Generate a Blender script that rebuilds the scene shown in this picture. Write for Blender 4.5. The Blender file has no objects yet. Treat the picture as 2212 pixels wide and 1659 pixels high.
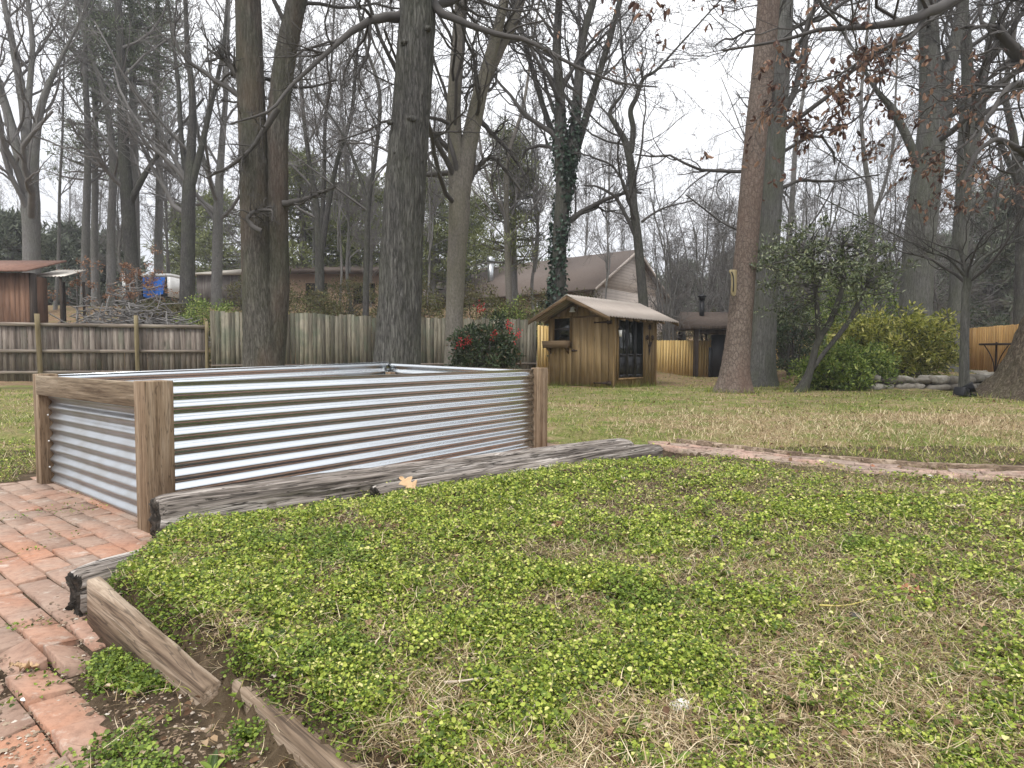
import bpy, math, random
import numpy as np
from mathutils import Vector
R_ = np.random.default_rng
random.seed(7)
sc = bpy.context.scene
COL = sc.collection
PI = math.pi

# ------------------------------------------------------------------ camera
CAMZ = 0.88; F = 1292.0; CX, CY = 1106.0, 829.5
PITCH = math.radians(2.63)
cam = bpy.data.cameras.new('camera'); camo = bpy.data.objects.new('camera', cam); COL.objects.link(camo)
camo.location = (0, 0, CAMZ); camo.rotation_euler = (math.radians(90) - PITCH, 0, 0)
cam.sensor_width = 36; cam.lens = F / 2212 * 36; cam.clip_end = 2000; cam.clip_start = 0.05
sc.camera = camo

def at(px, py, Y):
    """world point seen at photo position (2212-wide units) at distance Y"""
    u = (px - CX) / F; v = (CY - py) / F
    dy = math.cos(PITCH) + v * math.sin(PITCH); dz = -math.sin(PITCH) + v * math.cos(PITCH)
    k = Y / dy
    return np.array([u * k, Y, CAMZ + dz * k])

def gp(px, py, z=0.0):
    u = (px - CX) / F; v = (CY - py) / F
    dy = math.cos(PITCH) + v * math.sin(PITCH); dz = -math.sin(PITCH) + v * math.cos(PITCH)
    k = (z - CAMZ) / dz
    return np.array([u * k, dy * k, z])

# ------------------------------------------------------------------ numpy noise
_prm = R_(3).random(1 << 16)
def _h(i, j, k):
    n = (i * 73856093) ^ (j * 19349663) ^ (k * 83492791)
    return _prm[(n ^ (n >> 13)) & 0xFFFF]
def vn(p):
    p = np.asarray(p, float); f = np.floor(p).astype(np.int64); w = p - f; w = w * w * (3 - 2 * w)
    i, j, k = f[..., 0], f[..., 1], f[..., 2]; a, b, c = w[..., 0], w[..., 1], w[..., 2]
    def L(x, y, t): return x + (y - x) * t
    x00 = L(_h(i, j, k), _h(i + 1, j, k), a); x10 = L(_h(i, j + 1, k), _h(i + 1, j + 1, k), a)
    x01 = L(_h(i, j, k + 1), _h(i + 1, j, k + 1), a); x11 = L(_h(i, j + 1, k + 1), _h(i + 1, j + 1, k + 1), a)
    return L(L(x00, x10, b), L(x01, x11, b), c)
def fbm(p, o=3):
    s = 0; a = .5; p = np.asarray(p, float)
    for _ in range(o):
        s = s + a * vn(p); p = p * 2.03 + 17.1; a *= .5
    return s / (1 - .5 ** o)
def n2(x, y, s, o=3, seed=0):
    x = np.asarray(x, float); y = np.asarray(y, float)
    return fbm(np.stack([x * s, y * s, np.full_like(x * s, seed * 7.7)], -1), o)
def ss(a, b, x):
    t = np.clip((np.asarray(x, float) - a) / (b - a), 0, 1); return t * t * (3 - 2 * t)
def nrm(v): return v / np.maximum(np.linalg.norm(v, axis=-1, keepdims=True), 1e-9)

# ------------------------------------------------------------------ mesh helpers
def make_mesh(name, V, Fs, smooth=False):
    me = bpy.data.meshes.new(name)
    V = np.ascontiguousarray(V, dtype=np.float32)
    if isinstance(Fs, np.ndarray): Fs = [Fs]
    Fs = [np.asarray(f, dtype=np.int32) for f in Fs if len(f)]
    tot = np.concatenate([np.full(len(f), f.shape[1], np.int32) for f in Fs])
    idx = np.concatenate([f.ravel() for f in Fs])
    me.vertices.add(len(V)); me.vertices.foreach_set('co', V.ravel())
    me.loops.add(len(idx)); me.loops.foreach_set('vertex_index', idx)
    me.polygons.add(len(tot))
    st = np.zeros(len(tot), np.int32); st[1:] = np.cumsum(tot)[:-1]
    me.polygons.foreach_set('loop_start', st)
    me.update(calc_edges=True)
    if smooth: me.polygons.foreach_set('use_smooth', np.ones(len(tot), bool))
    me.validate()
    return me

def tag(o, label=None, cat=None, group=None, kind=None):
    if label: o['label'] = label
    if cat: o['category'] = cat
    if group: o['group'] = group
    if kind: o['kind'] = kind
    return o

def thing(name, loc, label, cat, group=None, rz=0.0):
    o = bpy.data.objects.new(name, None); COL.objects.link(o); o.empty_display_size = .1
    o.location = tuple(float(c) for c in loc); o.rotation_euler = (0, 0, rz)
    return tag(o, label, cat, group)

def put(name, me, mat, parent=None, loc=None, rz=0.0):
    o = bpy.data.objects.new(name, me); COL.objects.link(o)
    for m in (mat if isinstance(mat, (list, tuple)) else [mat]): me.materials.append(m)
    if parent is not None: o.parent = parent
    if loc is not None: o.location = tuple(float(c) for c in loc)
    o.rotation_euler = (0, 0, rz)
    return o

class MB:
    def __init__(s): s.V = []; s.F = {}; s.n = 0
    def add(s, V, Fs):
        V = np.asarray(V, float).reshape(-1, 3)
        if isinstance(Fs, np.ndarray): Fs = [Fs]
        for f in Fs:
            f = np.asarray(f, int)
            if f.ndim == 1: f = f[None]
            if len(f): s.F.setdefault(f.shape[1], []).append(f + s.n)
        s.V.append(V); s.n += len(V); return s
    def box(s, x0, x1, y0, y1, z0, z1, rot=None, jit=0):
        V = np.array([[x, y, z] for z in (z0, z1) for y in (y0, y1) for x in (x0, x1)], float)
        if jit: V += np.random.default_rng(s.n + 1).normal(0, jit, V.shape)
        if rot is not None:
            c = V.mean(0); V = (V - c) @ np.asarray(rot).T + c
        return s.add(V, np.array([[0, 2, 3, 1], [4, 5, 7, 6], [0, 1, 5, 4], [2, 6, 7, 3], [0, 4, 6, 2], [1, 3, 7, 5]]))
    def prism(s, poly, axis, a, b):
        """extrude a 2D polygon along axis 0/1/2 from a to b"""
        n = len(poly); poly = np.asarray(poly, float); V = []
        for t in (a, b):
            for p in poly:
                q = [p[0], p[1]]; q.insert(axis, t); V.append(q)
        Q = np.array([[i, (i + 1) % n, n + (i + 1) % n, n + i] for i in range(n)])
        return s.add(V, [Q, np.array([list(range(n))[::-1]]), np.array([list(range(n, 2 * n))])])
    def tube(s, pts, r, sides=8, caps=True):
        V, Q = tubes(np.asarray(pts, float)[None], (np.full(len(pts), r) if np.isscalar(r) else np.asarray(r, float))[None], sides)
        Fs = [Q]
        if caps:
            n = len(pts); Fs += [np.array([list(range(sides))[::-1]]), np.array([list(range((n - 1) * sides, n * sides))])]
        return s.add(V, Fs)
    def lathe(s, prof, c=(0, 0, 0), sides=16):
        prof = np.asarray(prof, float); n = len(prof); a = np.arange(sides) * 2 * PI / sides
        V = np.stack([c[0] + prof[:, :1] * np.cos(a), c[1] + prof[:, :1] * np.sin(a), c[2] + np.repeat(prof[:, 1:], sides, 1)], -1).reshape(-1, 3)
        i = np.arange(n - 1)[:, None] * sides; j = np.arange(sides)[None]
        Q = np.stack([i + j, i + (j + 1) % sides, i + sides + (j + 1) % sides, i + sides + j], -1).reshape(-1, 4)
        return s.add(V, Q)
    def mesh(s, name, smooth=False): return make_mesh(name, np.concatenate(s.V), [np.concatenate(f) for f in s.F.values()], smooth)
    def out(s, name, mat, parent=None, smooth=False, bevel=0, loc=None, rz=0.0):
        o = put(name, s.mesh(name, smooth), mat, parent, loc, rz)
        if bevel:
            b = o.modifiers.new('bevel', 'BEVEL'); b.width = bevel; b.segments = 2; b.limit_method = 'ANGLE'
        return o

def tubes(P, Rr, sides):
    """P (M,n,3), Rr (M,n) -> verts, quads"""
    M, n, _ = P.shape
    T = np.empty_like(P); T[:, 1:-1] = P[:, 2:] - P[:, :-2]; T[:, 0] = P[:, 1] - P[:, 0]; T[:, -1] = P[:, -1] - P[:, -2]
    T = nrm(T); ov = nrm(P[:, -1] - P[:, 0]); ref = np.zeros((M, 3)); ref[np.arange(M), np.argmin(np.abs(ov), 1)] = 1
    A = nrm(np.cross(T, ref[:, None])); B = np.cross(T, A)
    a = np.arange(sides) * 2 * PI / sides
    V = P[:, :, None] + Rr[:, :, None, None] * (np.cos(a)[:, None] * A[:, :, None] + np.sin(a)[:, None] * B[:, :, None])
    i = (np.arange(M) * n * sides)[:, None, None] + (np.arange(n - 1) * sides)[None, :, None]; j = np.arange(sides)[None, None]
    Q = np.stack([i + j, i + (j + 1) % sides, i + sides + (j + 1) % sides, i + sides + j], -1).reshape(-1, 4)
    return V.reshape(-1, 3), Q

def resample(pts, n):
    """Catmull-Rom through pts (k,m) -> n points"""
    pts = np.asarray(pts, float); k = len(pts)
    P = np.vstack([2 * pts[0] - pts[1], pts, 2 * pts[-1] - pts[-2]])
    t = np.linspace(0, k - 1, n); i = np.minimum(t.astype(int), k - 2); f = (t - i)[:, None]
    a, b, c, d = P[i], P[i + 1], P[i + 2], P[i + 3]
    return .5 * (2 * b + (c - a) * f + (2 * a - 5 * b + 4 * c - d) * f ** 2 + (3 * b - a - 3 * c + d) * f ** 3)

def leaf_mesh(pos, ax, nm, L, W, fold=.25):
    """folded six point leaves: pos base, ax axis, nm normal"""
    ax = nrm(ax); si = nrm(np.cross(nm, ax)); nn = np.cross(ax, si)
    tpl = np.array([[0, 0, 0], [.3, .5, 1], [.72, .42, 1], [1, 0, -.25], [.72, -.42, 1], [.3, -.5, 1]])
    L = np.asarray(L)[:, None, None]; W = np.asarray(W)[:, None, None]
    V = pos[:, None] + ax[:, None] * tpl[:, 0][:, None] * L + si[:, None] * tpl[:, 1][:, None] * W + nn[:, None] * (tpl[:, 2][:, None] * W * fold)
    N = len(pos); b = (np.arange(N) * 6)[:, None, None]
    Q = (b + np.array([[0, 1, 2, 3], [0, 3, 4, 5]])[None]).reshape(-1, 4)
    return V.reshape(-1, 3), Q

def strands(pos, az, L, W, lean, curl, nseg, rng):
    """curved ribbons"""
    N = len(pos); d = np.stack([np.cos(az), np.sin(az), np.zeros(N)], -1); s = np.stack([-np.sin(az), np.cos(az), np.zeros(N)], -1)
    P = [pos]; th = lean.copy(); cur = pos.copy(); side = rng.normal(0, .35, N)
    for i in range(nseg):
        th = np.minimum(th + curl / nseg, 2.0)
        dd = d + s * (side * (i - .5))[:, None]; dd = nrm(dd)
        step = (L / nseg)[:, None] * (dd * np.sin(th)[:, None] + np.array([0, 0, 1.]) * np.cos(th)[:, None])
        cur = cur + step; P.append(cur)
    P = np.stack(P, 1); w = W[:, None] * np.linspace(1, .25, nseg + 1)[None]
    V = np.stack([P - s[:, None] * w[..., None] / 2, P + s[:, None] * w[..., None] / 2], 2)
    b = (np.arange(N) * (nseg + 1) * 2)[:, None] + (np.arange(nseg) * 2)[None]
    Q = np.stack([b, b + 1, b + 3, b + 2], -1).reshape(-1, 4)
    return V.reshape(-1, 3), Q

# ------------------------------------------------------------------ materials
class NT:
    def __init__(s, name, rough=.8, spec=.3):
        s.m = bpy.data.materials.new(name); s.m.use_nodes = True; s.t = s.m.node_tree
        s.b = s.t.nodes['Principled BSDF']; s.b.inputs['Roughness'].default_value = rough
        s.b.inputs['Specular IOR Level'].default_value = spec
        s._co = None
    def n(s, typ, **kw):
        o = s.t.nodes.new(typ)
        for k, v in kw.items(): setattr(o, k, v)
        return o
    def l(s, a, b): s.t.links.new(a, b)
    def co(s, sc=(1, 1, 1), kind='Object', rot=(0, 0, 0)):
        if s._co is None: s._co = s.n('ShaderNodeTexCoord')
        m = s.n('ShaderNodeMapping'); m.inputs['Scale'].default_value = sc; m.inputs['Rotation'].default_value = rot
        s.l(s._co.outputs[kind], m.inputs['Vector']); return m.outputs[0]
    def noise(s, scale=5, sc=(1, 1, 1), detail=4, rough=.55, dist=0, kind='Object'):
        t = s.n('ShaderNodeTexNoise'); t.inputs['Scale'].default_value = scale; t.inputs['Detail'].default_value = detail
        t.inputs['Roughness'].default_value = rough; t.inputs['Distortion'].default_value = dist
        s.l(s.co(sc, kind), t.inputs['Vector']); return t.outputs['Fac']
    def voro(s, scale=5, sc=(1, 1, 1), feature='F1', kind='Object'):
        t = s.n('ShaderNodeTexVoronoi'); t.feature = feature; t.inputs['Scale'].default_value = scale
        s.l(s.co(sc, kind), t.inputs['Vector']); return t.outputs['Distance']
    def island(s):
        return s.n('ShaderNodeNewGeometry').outputs['Random Per Island']
    def objrand(s): return s.n('ShaderNodeObjectInfo').outputs['Random']
    def ramp(s, fac, stops, interp='LINEAR'):
        r = s.n('ShaderNodeValToRGB'); e = r.color_ramp; e.interpolation = interp
        while len(e.elements) < len(stops): e.elements.new(.5)
        for q, (p, c) in zip(e.elements, stops):
            q.position = p; q.color = (*c, 1) if isinstance(c, tuple) else (c, c, c, 1)
        s.l(fac, r.inputs['Fac']); return r.outputs['Color']
    def mix(s, fac, a, b, mode='MIX'):
        m = s.n('ShaderNodeMix', data_type='RGBA', blend_type=mode)
        if isinstance(fac, (int, float)): m.inputs[0].default_value = fac
        else: s.l(fac, m.inputs[0])
        for x, i in ((a, 6), (b, 7)):
            if isinstance(x, tuple): m.inputs[i].default_value = (*x, 1)
            elif isinstance(x, (int, float)): m.inputs[i].default_value = (x, x, x, 1)
            else: s.l(x, m.inputs[i])
        return m.outputs[2]
    def math(s, op, a, b=0.0):
        m = s.n('ShaderNodeMath', operation=op)
        for x, i in ((a, 0), (b, 1)):
            if isinstance(x, (int, float)): m.inputs[i].default_value = x
            else: s.l(x, m.inputs[i])
        return m.outputs[0]
    def color(s, c):
        if isinstance(c, tuple): s.b.inputs['Base Color'].default_value = (*c, 1)
        else: s.l(c, s.b.inputs['Base Color'])
    def bump(s, h, strength=.5, dist=.01):
        b = s.n('ShaderNodeBump'); b.inputs['Strength'].default_value = strength; b.inputs['Distance'].default_value = dist
        s.l(h, b.inputs['Height']); s.l(b.outputs[0], s.b.inputs['Normal']); return s
    def rough(s, r): s.l(r, s.b.inputs['Roughness'])

def plain(name, c, rough=.7, var=.25, scale=8, spec=.3, metallic=0):
    k = NT(name, rough, spec); n = k.noise(scale, detail=5)
    k.color(k.mix(n, tuple(x * (1 - var) for x in c), tuple(min(1, x * (1 + var)) for x in c)))
    k.b.inputs['Metallic'].default_value = metallic
    k.bump(n, .25, .004); return k.m

def wood(name, cols, axis='z', fine=60, grime=(.03, .028, .022), grime_amt=.5, knots=True, green=0.0, rough=.85, island=.35, bumpd=.003, cracks=0.0, wav=1.0):
    """weathered boards: grain stretched along one local axis, each board its own tone"""
    k = NT(name, rough, .2)
    st = {'x': (.045, 1, 1), 'y': (1, .045, 1), 'z': (1, 1, .045)}[axis]
    sw = {'x': (.25, 1, 1), 'y': (1, .25, 1), 'z': (1, 1, .25)}[axis]
    isl = k.island()
    # shift the pattern from board to board
    co = k.co(st); add = k.n('ShaderNodeVectorMath', operation='ADD'); comb = k.n('ShaderNodeCombineXYZ')
    off = k.math('MULTIPLY', isl, 37.0)
    for i in range(3): k.l(off, comb.inputs[i])
    k.l(co, add.inputs[0]); k.l(comb.outputs[0], add.inputs[1])
    t = k.n('ShaderNodeTexNoise'); t.inputs['Scale'].default_value = fine; t.inputs['Detail'].default_value = 6; t.inputs['Roughness'].default_value = .65
    t.inputs['Distortion'].default_value = .45 * wav
    k.l(add.outputs[0], t.inputs['Vector']); grain = t.outputs['Fac']
    t2 = k.n('ShaderNodeTexNoise'); t2.inputs['Scale'].default_value = fine * .22; t2.inputs['Detail'].default_value = 3; t2.inputs['Distortion'].default_value = 1.2 * wav
    k.l(add.outputs[0], t2.inputs['Vector'])
    g2 = k.mix(.5, grain, t2.outputs['Fac'])
    c = k.ramp(g2, [(.38, cols[0]), (.5, cols[1]), (.63, cols[2])])
    if cracks:
        t3 = k.n('ShaderNodeTexNoise'); t3.inputs['Scale'].default_value = fine * .8; t3.inputs['Detail'].default_value = 2; t3.inputs['Distortion'].default_value = .4; k.l(add.outputs[0], t3.inputs['Vector'])
        ck = k.ramp(k.math('ABSOLUTE', k.math('SUBTRACT', t3.outputs['Fac'], .5)), [(.008, 1.0), (.03, 0.0)])
        c = k.mix(k.math('MULTIPLY', ck, cracks), c, (.015, .012, .01))
    tone = k.ramp(isl, [(0, (1 - island,) * 3), (1, (1 + island,) * 3)])
    c = k.mix(1.0, c, tone, 'MULTIPLY')
    if green:
        gm = k.ramp(k.noise(1.7, detail=3), [(.45, 0.0), (.65, green)])
        gi = k.ramp(k.math('FRACT', k.math('MULTIPLY', isl, 7.3)), [(.4, 0.0), (.75, 1.0)])
        c = k.mix(k.math('MULTIPLY', gm, gi), c, (.085, .105, .07))
    if knots:
        kn = k.ramp(k.voro(2.6, sw), [(.035, 1.0), (.085, 0.0)])
        c = k.mix(k.math('MULTIPLY', kn, .75), c, tuple(x * .35 for x in cols[0]))
    gr = k.ramp(k.noise(2.3, sw, detail=5), [(.5, 0.0), (.72, grime_amt)])
    c = k.mix(gr, c, grime)
    k.color(c); k.bump(grain, .6, bumpd); return k.m

def bark(name, dark, mid, light, vs=.22, scale=16, moss=0.0, mosscol=(.07, .085, .035), bumpd=.03, red=0.0, furrow=1.0, plates=.35):
    k = NT(name, .95, .1)
    co = k.co((1, 1, vs)); wn = k.n('ShaderNodeTexNoise'); wn.inputs['Scale'].default_value = scale * .6; wn.inputs['Detail'].default_value = 3; k.l(co, wn.inputs['Vector'])
    sc_ = k.n('ShaderNodeVectorMath', operation='SCALE'); sc_.inputs['Scale'].default_value = .09; k.l(wn.outputs['Color'], sc_.inputs[0])
    ad = k.n('ShaderNodeVectorMath', operation='ADD'); k.l(co, ad.inputs[0]); k.l(sc_.outputs[0], ad.inputs[1])
    vo = k.n('ShaderNodeTexVoronoi'); vo.feature = 'DISTANCE_TO_EDGE'; vo.inputs['Scale'].default_value = scale; k.l(ad.outputs[0], vo.inputs['Vector'])
    plate = k.ramp(vo.outputs['Distance'], [(.0, 0.0), (.16, .75), (.4, 1.0)])
    n = k.noise(scale * 2.6, (1, 1, vs * 1.8), detail=5, rough=.7)
    n3_ = k.noise(scale * 1.1, (1, 1, vs * .55), detail=4, rough=.6, dist=.6)
    ridge_ = k.ramp(k.math('ABSOLUTE', k.math('SUBTRACT', n3_, .5)), [(.0, 0.0), (.05, .55), (.13, 1.0)])
    h = k.mix(.42 * furrow, n, k.mix(plates, ridge_, plate))
    c = k.ramp(h, [(.22, dark), (.5, mid), (.78, light)])
    big = k.noise(1.3, (1, 1, .5), detail=3)
    c = k.mix(k.ramp(big, [(.4, 0.0), (.7, .4)]), c, tuple(x * .55 for x in mid))
    if moss: c = k.mix(k.ramp(k.noise(2.1, (1, 1, .4), detail=6), [(.42, 0.0), (.66, moss)]), c, mosscol, 'MIX')
    if red: c = k.mix(k.ramp(k.noise(1.6, (1, 1, .35), detail=5), [(.46, 0.0), (.66, red)]), c, (.17, .1, .075))
    k.color(c); k.bump(h, 1.0, bumpd); return k.m

def leafmat(name, stops, rough=.55, spec=.35, trans=.25):
    k = NT(name, rough, spec)
    c = k.ramp(k.island(), stops); k.color(c)
    if trans:
        tr = k.n('ShaderNodeBsdfTranslucent'); k.l(c, tr.inputs['Color'])
        mx = k.n('ShaderNodeMixShader'); mx.inputs[0].default_value = trans
        out = [x for x in k.t.nodes if x.type == 'OUTPUT_MATERIAL'][0]
        k.l(k.b.outputs[0], mx.inputs[1]); k.l(tr.outputs[0], mx.inputs[2]); k.l(mx.outputs[0], out.inputs['Surface'])
    return k.m

MT = {}
MT['post'] = wood('planter_wood', [(.13, .085, .05), (.25, .178, .115), (.37, .29, .205)], 'z', 110, grime_amt=.3, island=.12, cracks=.5, wav=.12)
MT['rail'] = wood('planter_rail_wood', [(.11, .078, .05), (.23, .177, .12), (.36, .295, .215)], 'x', 80, grime_amt=.3, island=.12, cracks=.3)
MT['tie'] = wood('weathered_tie', [(.06, .05, .042), (.22, .19, .165), (.52, .475, .435)], 'x', 62, grime_amt=.4, grime=(.07, .056, .047), knots=False, island=.05, bumpd=.012, cracks=.9)
MT['tiedark'] = wood('rotten_tie_end', [(.012, .011, .009), (.035, .03, .025), (.1, .085, .07)], 'x', 30, knots=False, island=.05, bumpd=.02)
MT['board'] = wood('edging_board', [(.08, .055, .038), (.2, .145, .1), (.42, .335, .255)], 'x', 60, grime_amt=.45, grime=(.07, .05, .035), island=.1, cracks=.5)
MT['fgrey'] = wood('grey_fence_boards', [(.08, .063, .052), (.18, .148, .125), (.28, .245, .21)], 'z', 34, grime_amt=.4, green=.5, island=.32, cracks=.3, wav=.4)
MT['fgreyx'] = wood('grey_fence_rails', [(.08, .062, .05), (.175, .143, .118), (.25, .215, .18)], 'x', 34, grime_amt=.3, green=.2)
MT['fback'] = wood('mossy_fence_boards', [(.06, .05, .038), (.15, .135, .1), (.26, .235, .185)], 'z', 30, grime_amt=.6, green=.75, island=.45, cracks=.4, wav=.4)
MT['fpost'] = wood('green_tan_post', [(.11, .085, .045), (.2, .16, .09), (.28, .235, .14)], 'z', 30, grime_amt=.3, island=.15)
MT['fyel'] = wood('new_pine_boards', [(.46, .29, .1), (.66, .46, .18), (.76, .58, .28)], 'z', 26, grime_amt=.12, grime=(.25, .17, .08), island=.14)
MT['forange'] = wood('stained_pine_boards', [(.33, .18, .06), (.5, .3, .11), (.6, .39, .17)], 'z', 26, grime_amt=.15, grime=(.18, .1, .05), island=.14)
MT['shed'] = wood('shed_siding', [(.18, .12, .06), (.27, .187, .095), (.34, .245, .135)], 'z', 26, grime_amt=.3, grime=(.12, .085, .05), island=.18)
MT['shedtrim'] = wood('shed_trim', [(.09, .055, .03), (.15, .1, .055), (.2, .14, .085)], 'x', 26, grime_amt=.2, island=.15)
MT['shedtrimz'] = wood('shed_trim_upright', [(.12, .075, .03), (.2, .13, .06), (.26, .18, .085)], 'z', 26, grime_amt=.2, island=.1)
MT['darkwood'] = wood('dark_stained_wood', [(.02, .015, .012), (.045, .033, .026), (.08, .06, .045)], 'z', 22, grime_amt=.2)
MT['greywall'] = wood('grey_weathered_wall', [(.09, .075, .068), (.17, .15, .138), (.24, .22, .2)], 'z', 25, grime_amt=.4)
MT['oak'] = bark('oak_bark', (.032, .03, .028), (.088, .085, .079), (.175, .168, .155), .16, 20, moss=.3, mosscol=(.075, .083, .05), bumpd=.03, furrow=1.2)
MT['oaktwin'] = bark('rough_twin_bark', (.034, .031, .027), (.09, .083, .071), (.17, .157, .136), .18, 22, moss=.5, mosscol=(.08, .085, .05), red=.3, bumpd=.025, furrow=1.1)
MT['maple'] = bark('smooth_pale_bark', (.07, .062, .054), (.165, .15, .13), (.26, .24, .21), .3, 12, moss=.5, mosscol=(.125, .12, .07), bumpd=.012, furrow=.3)
MT['oakbrown'] = bark('brown_oak_bark', (.03, .024, .018), (.105, .082, .06), (.2, .165, .125), .16, 17, moss=.3, mosscol=(.085, .085, .045), bumpd=.04, furrow=1.2)
MT['pine'] = bark('red_pine_bark', (.045, .036, .03), (.15, .118, .098), (.26, .215, .185), .45, 15, red=.35, bumpd=.03, furrow=.7, plates=.8)
MT['greybark'] = bark('grey_bark', (.05, .048, .045), (.12, .117, .109), (.2, .194, .182), .16, 20, moss=.4, bumpd=.02, furrow=.8)
MT['darkbark'] = bark('dark_bark', (.018, .017, .016), (.068, .064, .06), (.135, .127, .118), .25, 14, moss=.25, bumpd=.012, furrow=.7)
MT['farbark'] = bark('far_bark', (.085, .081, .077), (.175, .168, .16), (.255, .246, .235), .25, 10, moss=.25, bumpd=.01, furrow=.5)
MT['twig'] = plain('twig_bark', (.165, .155, .147), .9, .35, 3)  # distant twigs: haze put into the colour as a paler tone
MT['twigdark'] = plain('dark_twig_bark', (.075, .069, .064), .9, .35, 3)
MT['ivy'] = leafmat('ivy_leaves', [(0, (.008, .02, .012)), (.5, (.02, .045, .026)), (1, (.045, .085, .048))], .4, .4, .1)
MT['holly'] = leafmat('glossy_leaves', [(0, (.03, .045, .018)), (.5, (.09, .118, .048)), (.85, (.18, .21, .1)), (1, (.34, .35, .22))], .32, .5, .15)
MT['yellowbush'] = leafmat('yellow_green_leaves', [(0, (.07, .085, .018)), (.4, (.22, .245, .045)), (.8, (.43, .42, .085)), (1, (.62, .56, .22))], .5, .35)
MT['greenbush'] = leafmat('mid_green_leaves', [(0, (.05, .085, .018)), (.5, (.16, .235, .045)), (.85, (.29, .36, .08)), (1, (.42, .43, .14))], .5, .35)
MT['nandina'] = leafmat('dark_green_leaves', [(0, (.02, .035, .016)), (.5, (.045, .072, .03)), (.9, (.09, .115, .055)), (1, (.16, .085, .05))], .5, .35, .15)
MT['berry'] = plain('red_berry', (.36, .035, .035), .45, .3, 30)
MT['needle'] = leafmat('pine_needles', [(0, (.08, .1, .06)), (.5, (.16, .19, .115)), (1, (.25, .28, .18))], .7, .2, .15)
MT['needleyellow'] = leafmat('olive_pine_needles', [(0, (.08, .095, .035)), (.5, (.17, .195, .075)), (1, (.28, .3, .13))], .7, .2, .15)
MT['farneedle'] = leafmat('far_evergreen_foliage', [(0, (.075, .09, .062)), (.5, (.14, .16, .115)), (1, (.21, .23, .17))], .8, .1, .1)
MT['brownleaf'] = leafmat('dead_oak_leaves', [(0, (.06, .038, .034)), (.4, (.13, .075, .06)), (.75, (.25, .15, .095)), (1, (.38, .24, .17))], .7, .2, .25)
MT['rustleaf'] = leafmat('orange_beech_leaves', [(0, (.17, .085, .05)), (.5, (.32, .17, .095)), (1, (.46, .29, .18))], .7, .2, .3)
MT['litter'] = leafmat('leaf_litter', [(0, (.09, .05, .03)), (.4, (.2, .12, .07)), (.75, (.36, .25, .15)), (1, (.55, .45, .32))], .8, .2, .2)
MT['shrub'] = leafmat('scrubby_leaves', [(0, (.06, .05, .025)), (.4, (.12, .105, .05)), (.75, (.1, .125, .04)), (1, (.22, .17, .09))], .75, .2, .2)
MT['clover'] = leafmat('clover_leaves', [(0, (.035, .06, .008)), (.3, (.13, .195, .022)), (.62, (.28, .36, .045)), (.9, (.49, .53, .1)), (1, (.72, .66, .3))], .5, .35, .3)
MT['cloverdark'] = leafmat('dark_clover_leaves', [(0, (.035, .065, .01)), (.5, (.15, .225, .03)), (1, (.32, .4, .07))], .5, .35, .3)
MT['straw'] = leafmat('dead_grass', [(0, (.09, .058, .03)), (.35, (.26, .18, .098)), (.7, (.48, .375, .225)), (1, (.74, .63, .44))], .8, .2, .2)
MT['grass'] = leafmat('green_grass', [(0, (.05, .08, .012)), (.5, (.16, .215, .03)), (.85, (.3, .34, .06)), (1, (.5, .44, .16))], .6, .25, .3)
MT['white'] = plain('white_stone', (.75, .74, .7), .6, .12, 40)
MT['darkstone'] = plain('dark_stone', (.05, .052, .055), .6, .3, 40)
MT['black'] = plain('black_paint', (.014, .014, .016), .45, .3, 10)
MT['iron'] = plain('rusty_iron', (.035, .02, .016), .7, .4, 20)
MT['whitepaint'] = plain('white_paint', (.72, .72, .7), .5, .1, 6)
MT['tarp'] = plain('blue_tarp', (.03, .15, .55), .4, .3, 5)
MT['soil'] = plain('dark_soil', (.06, .042, .03), .95, .4, 14)

def glassmat():
    k = NT('dark_glass', .08, .6); k.color((.012, .014, .012)); k.bump(k.noise(1.5, detail=2), .15, .01); return k.m
MT['glass'] = glassmat()

def galv(name, rough, c, bumps, metal=1.0, dirt=.0):
    k = NT(name, rough); k.b.inputs['Metallic'].default_value = metal
    n = k.noise(45, (1, 1, 1), detail=3); w = k.noise(3.0, (.35, 1, 1), detail=4)
    col = k.mix(n, tuple(x * .9 for x in c), c)
    if dirt:
        col = k.mix(k.ramp(k.noise(4, (.5, 1, 2), detail=6), [(.42, 0.0), (.7, dirt)]), col, (.32, .3, .27))
    k.color(col); k.rough(k.ramp(k.mix(.6, n, w), [(.3, rough * .75), (.7, rough * 1.35)]))
    k.bump(k.mix(.35, w, n), bumps, .004); return k.m
MT['galv'] = galv('shiny_galvanised_metal', .17, (.56, .585, .6), .12, 1.0, .1)
MT['galvdull'] = galv('dull_galvanised_metal', .36, (.5, .52, .54), .35, .9, .5)
MT['roofmetal'] = galv('brown_roof_metal', .55, (.4, .345, .3), .15, .2, .25)
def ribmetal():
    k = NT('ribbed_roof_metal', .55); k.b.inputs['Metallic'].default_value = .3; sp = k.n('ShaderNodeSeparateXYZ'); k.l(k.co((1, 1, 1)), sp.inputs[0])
    fr = k.math('FRACT', k.math('DIVIDE', k.math('ADD', sp.outputs[1], .65), .14)); d = k.ramp(fr, [(.2, 0.0), (.27, .8), (.36, .1), (.64, .1), (.73, .8), (.8, 0.0)])  # dark lines along rib flanks: rib shading painted into the colour
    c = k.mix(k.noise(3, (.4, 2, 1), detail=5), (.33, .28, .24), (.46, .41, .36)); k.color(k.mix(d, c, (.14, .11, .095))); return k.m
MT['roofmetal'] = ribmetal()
MT['ridge'] = galv('pale_ridge_metal', .45, (.52, .48, .42), .15, .3, .1)

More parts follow.
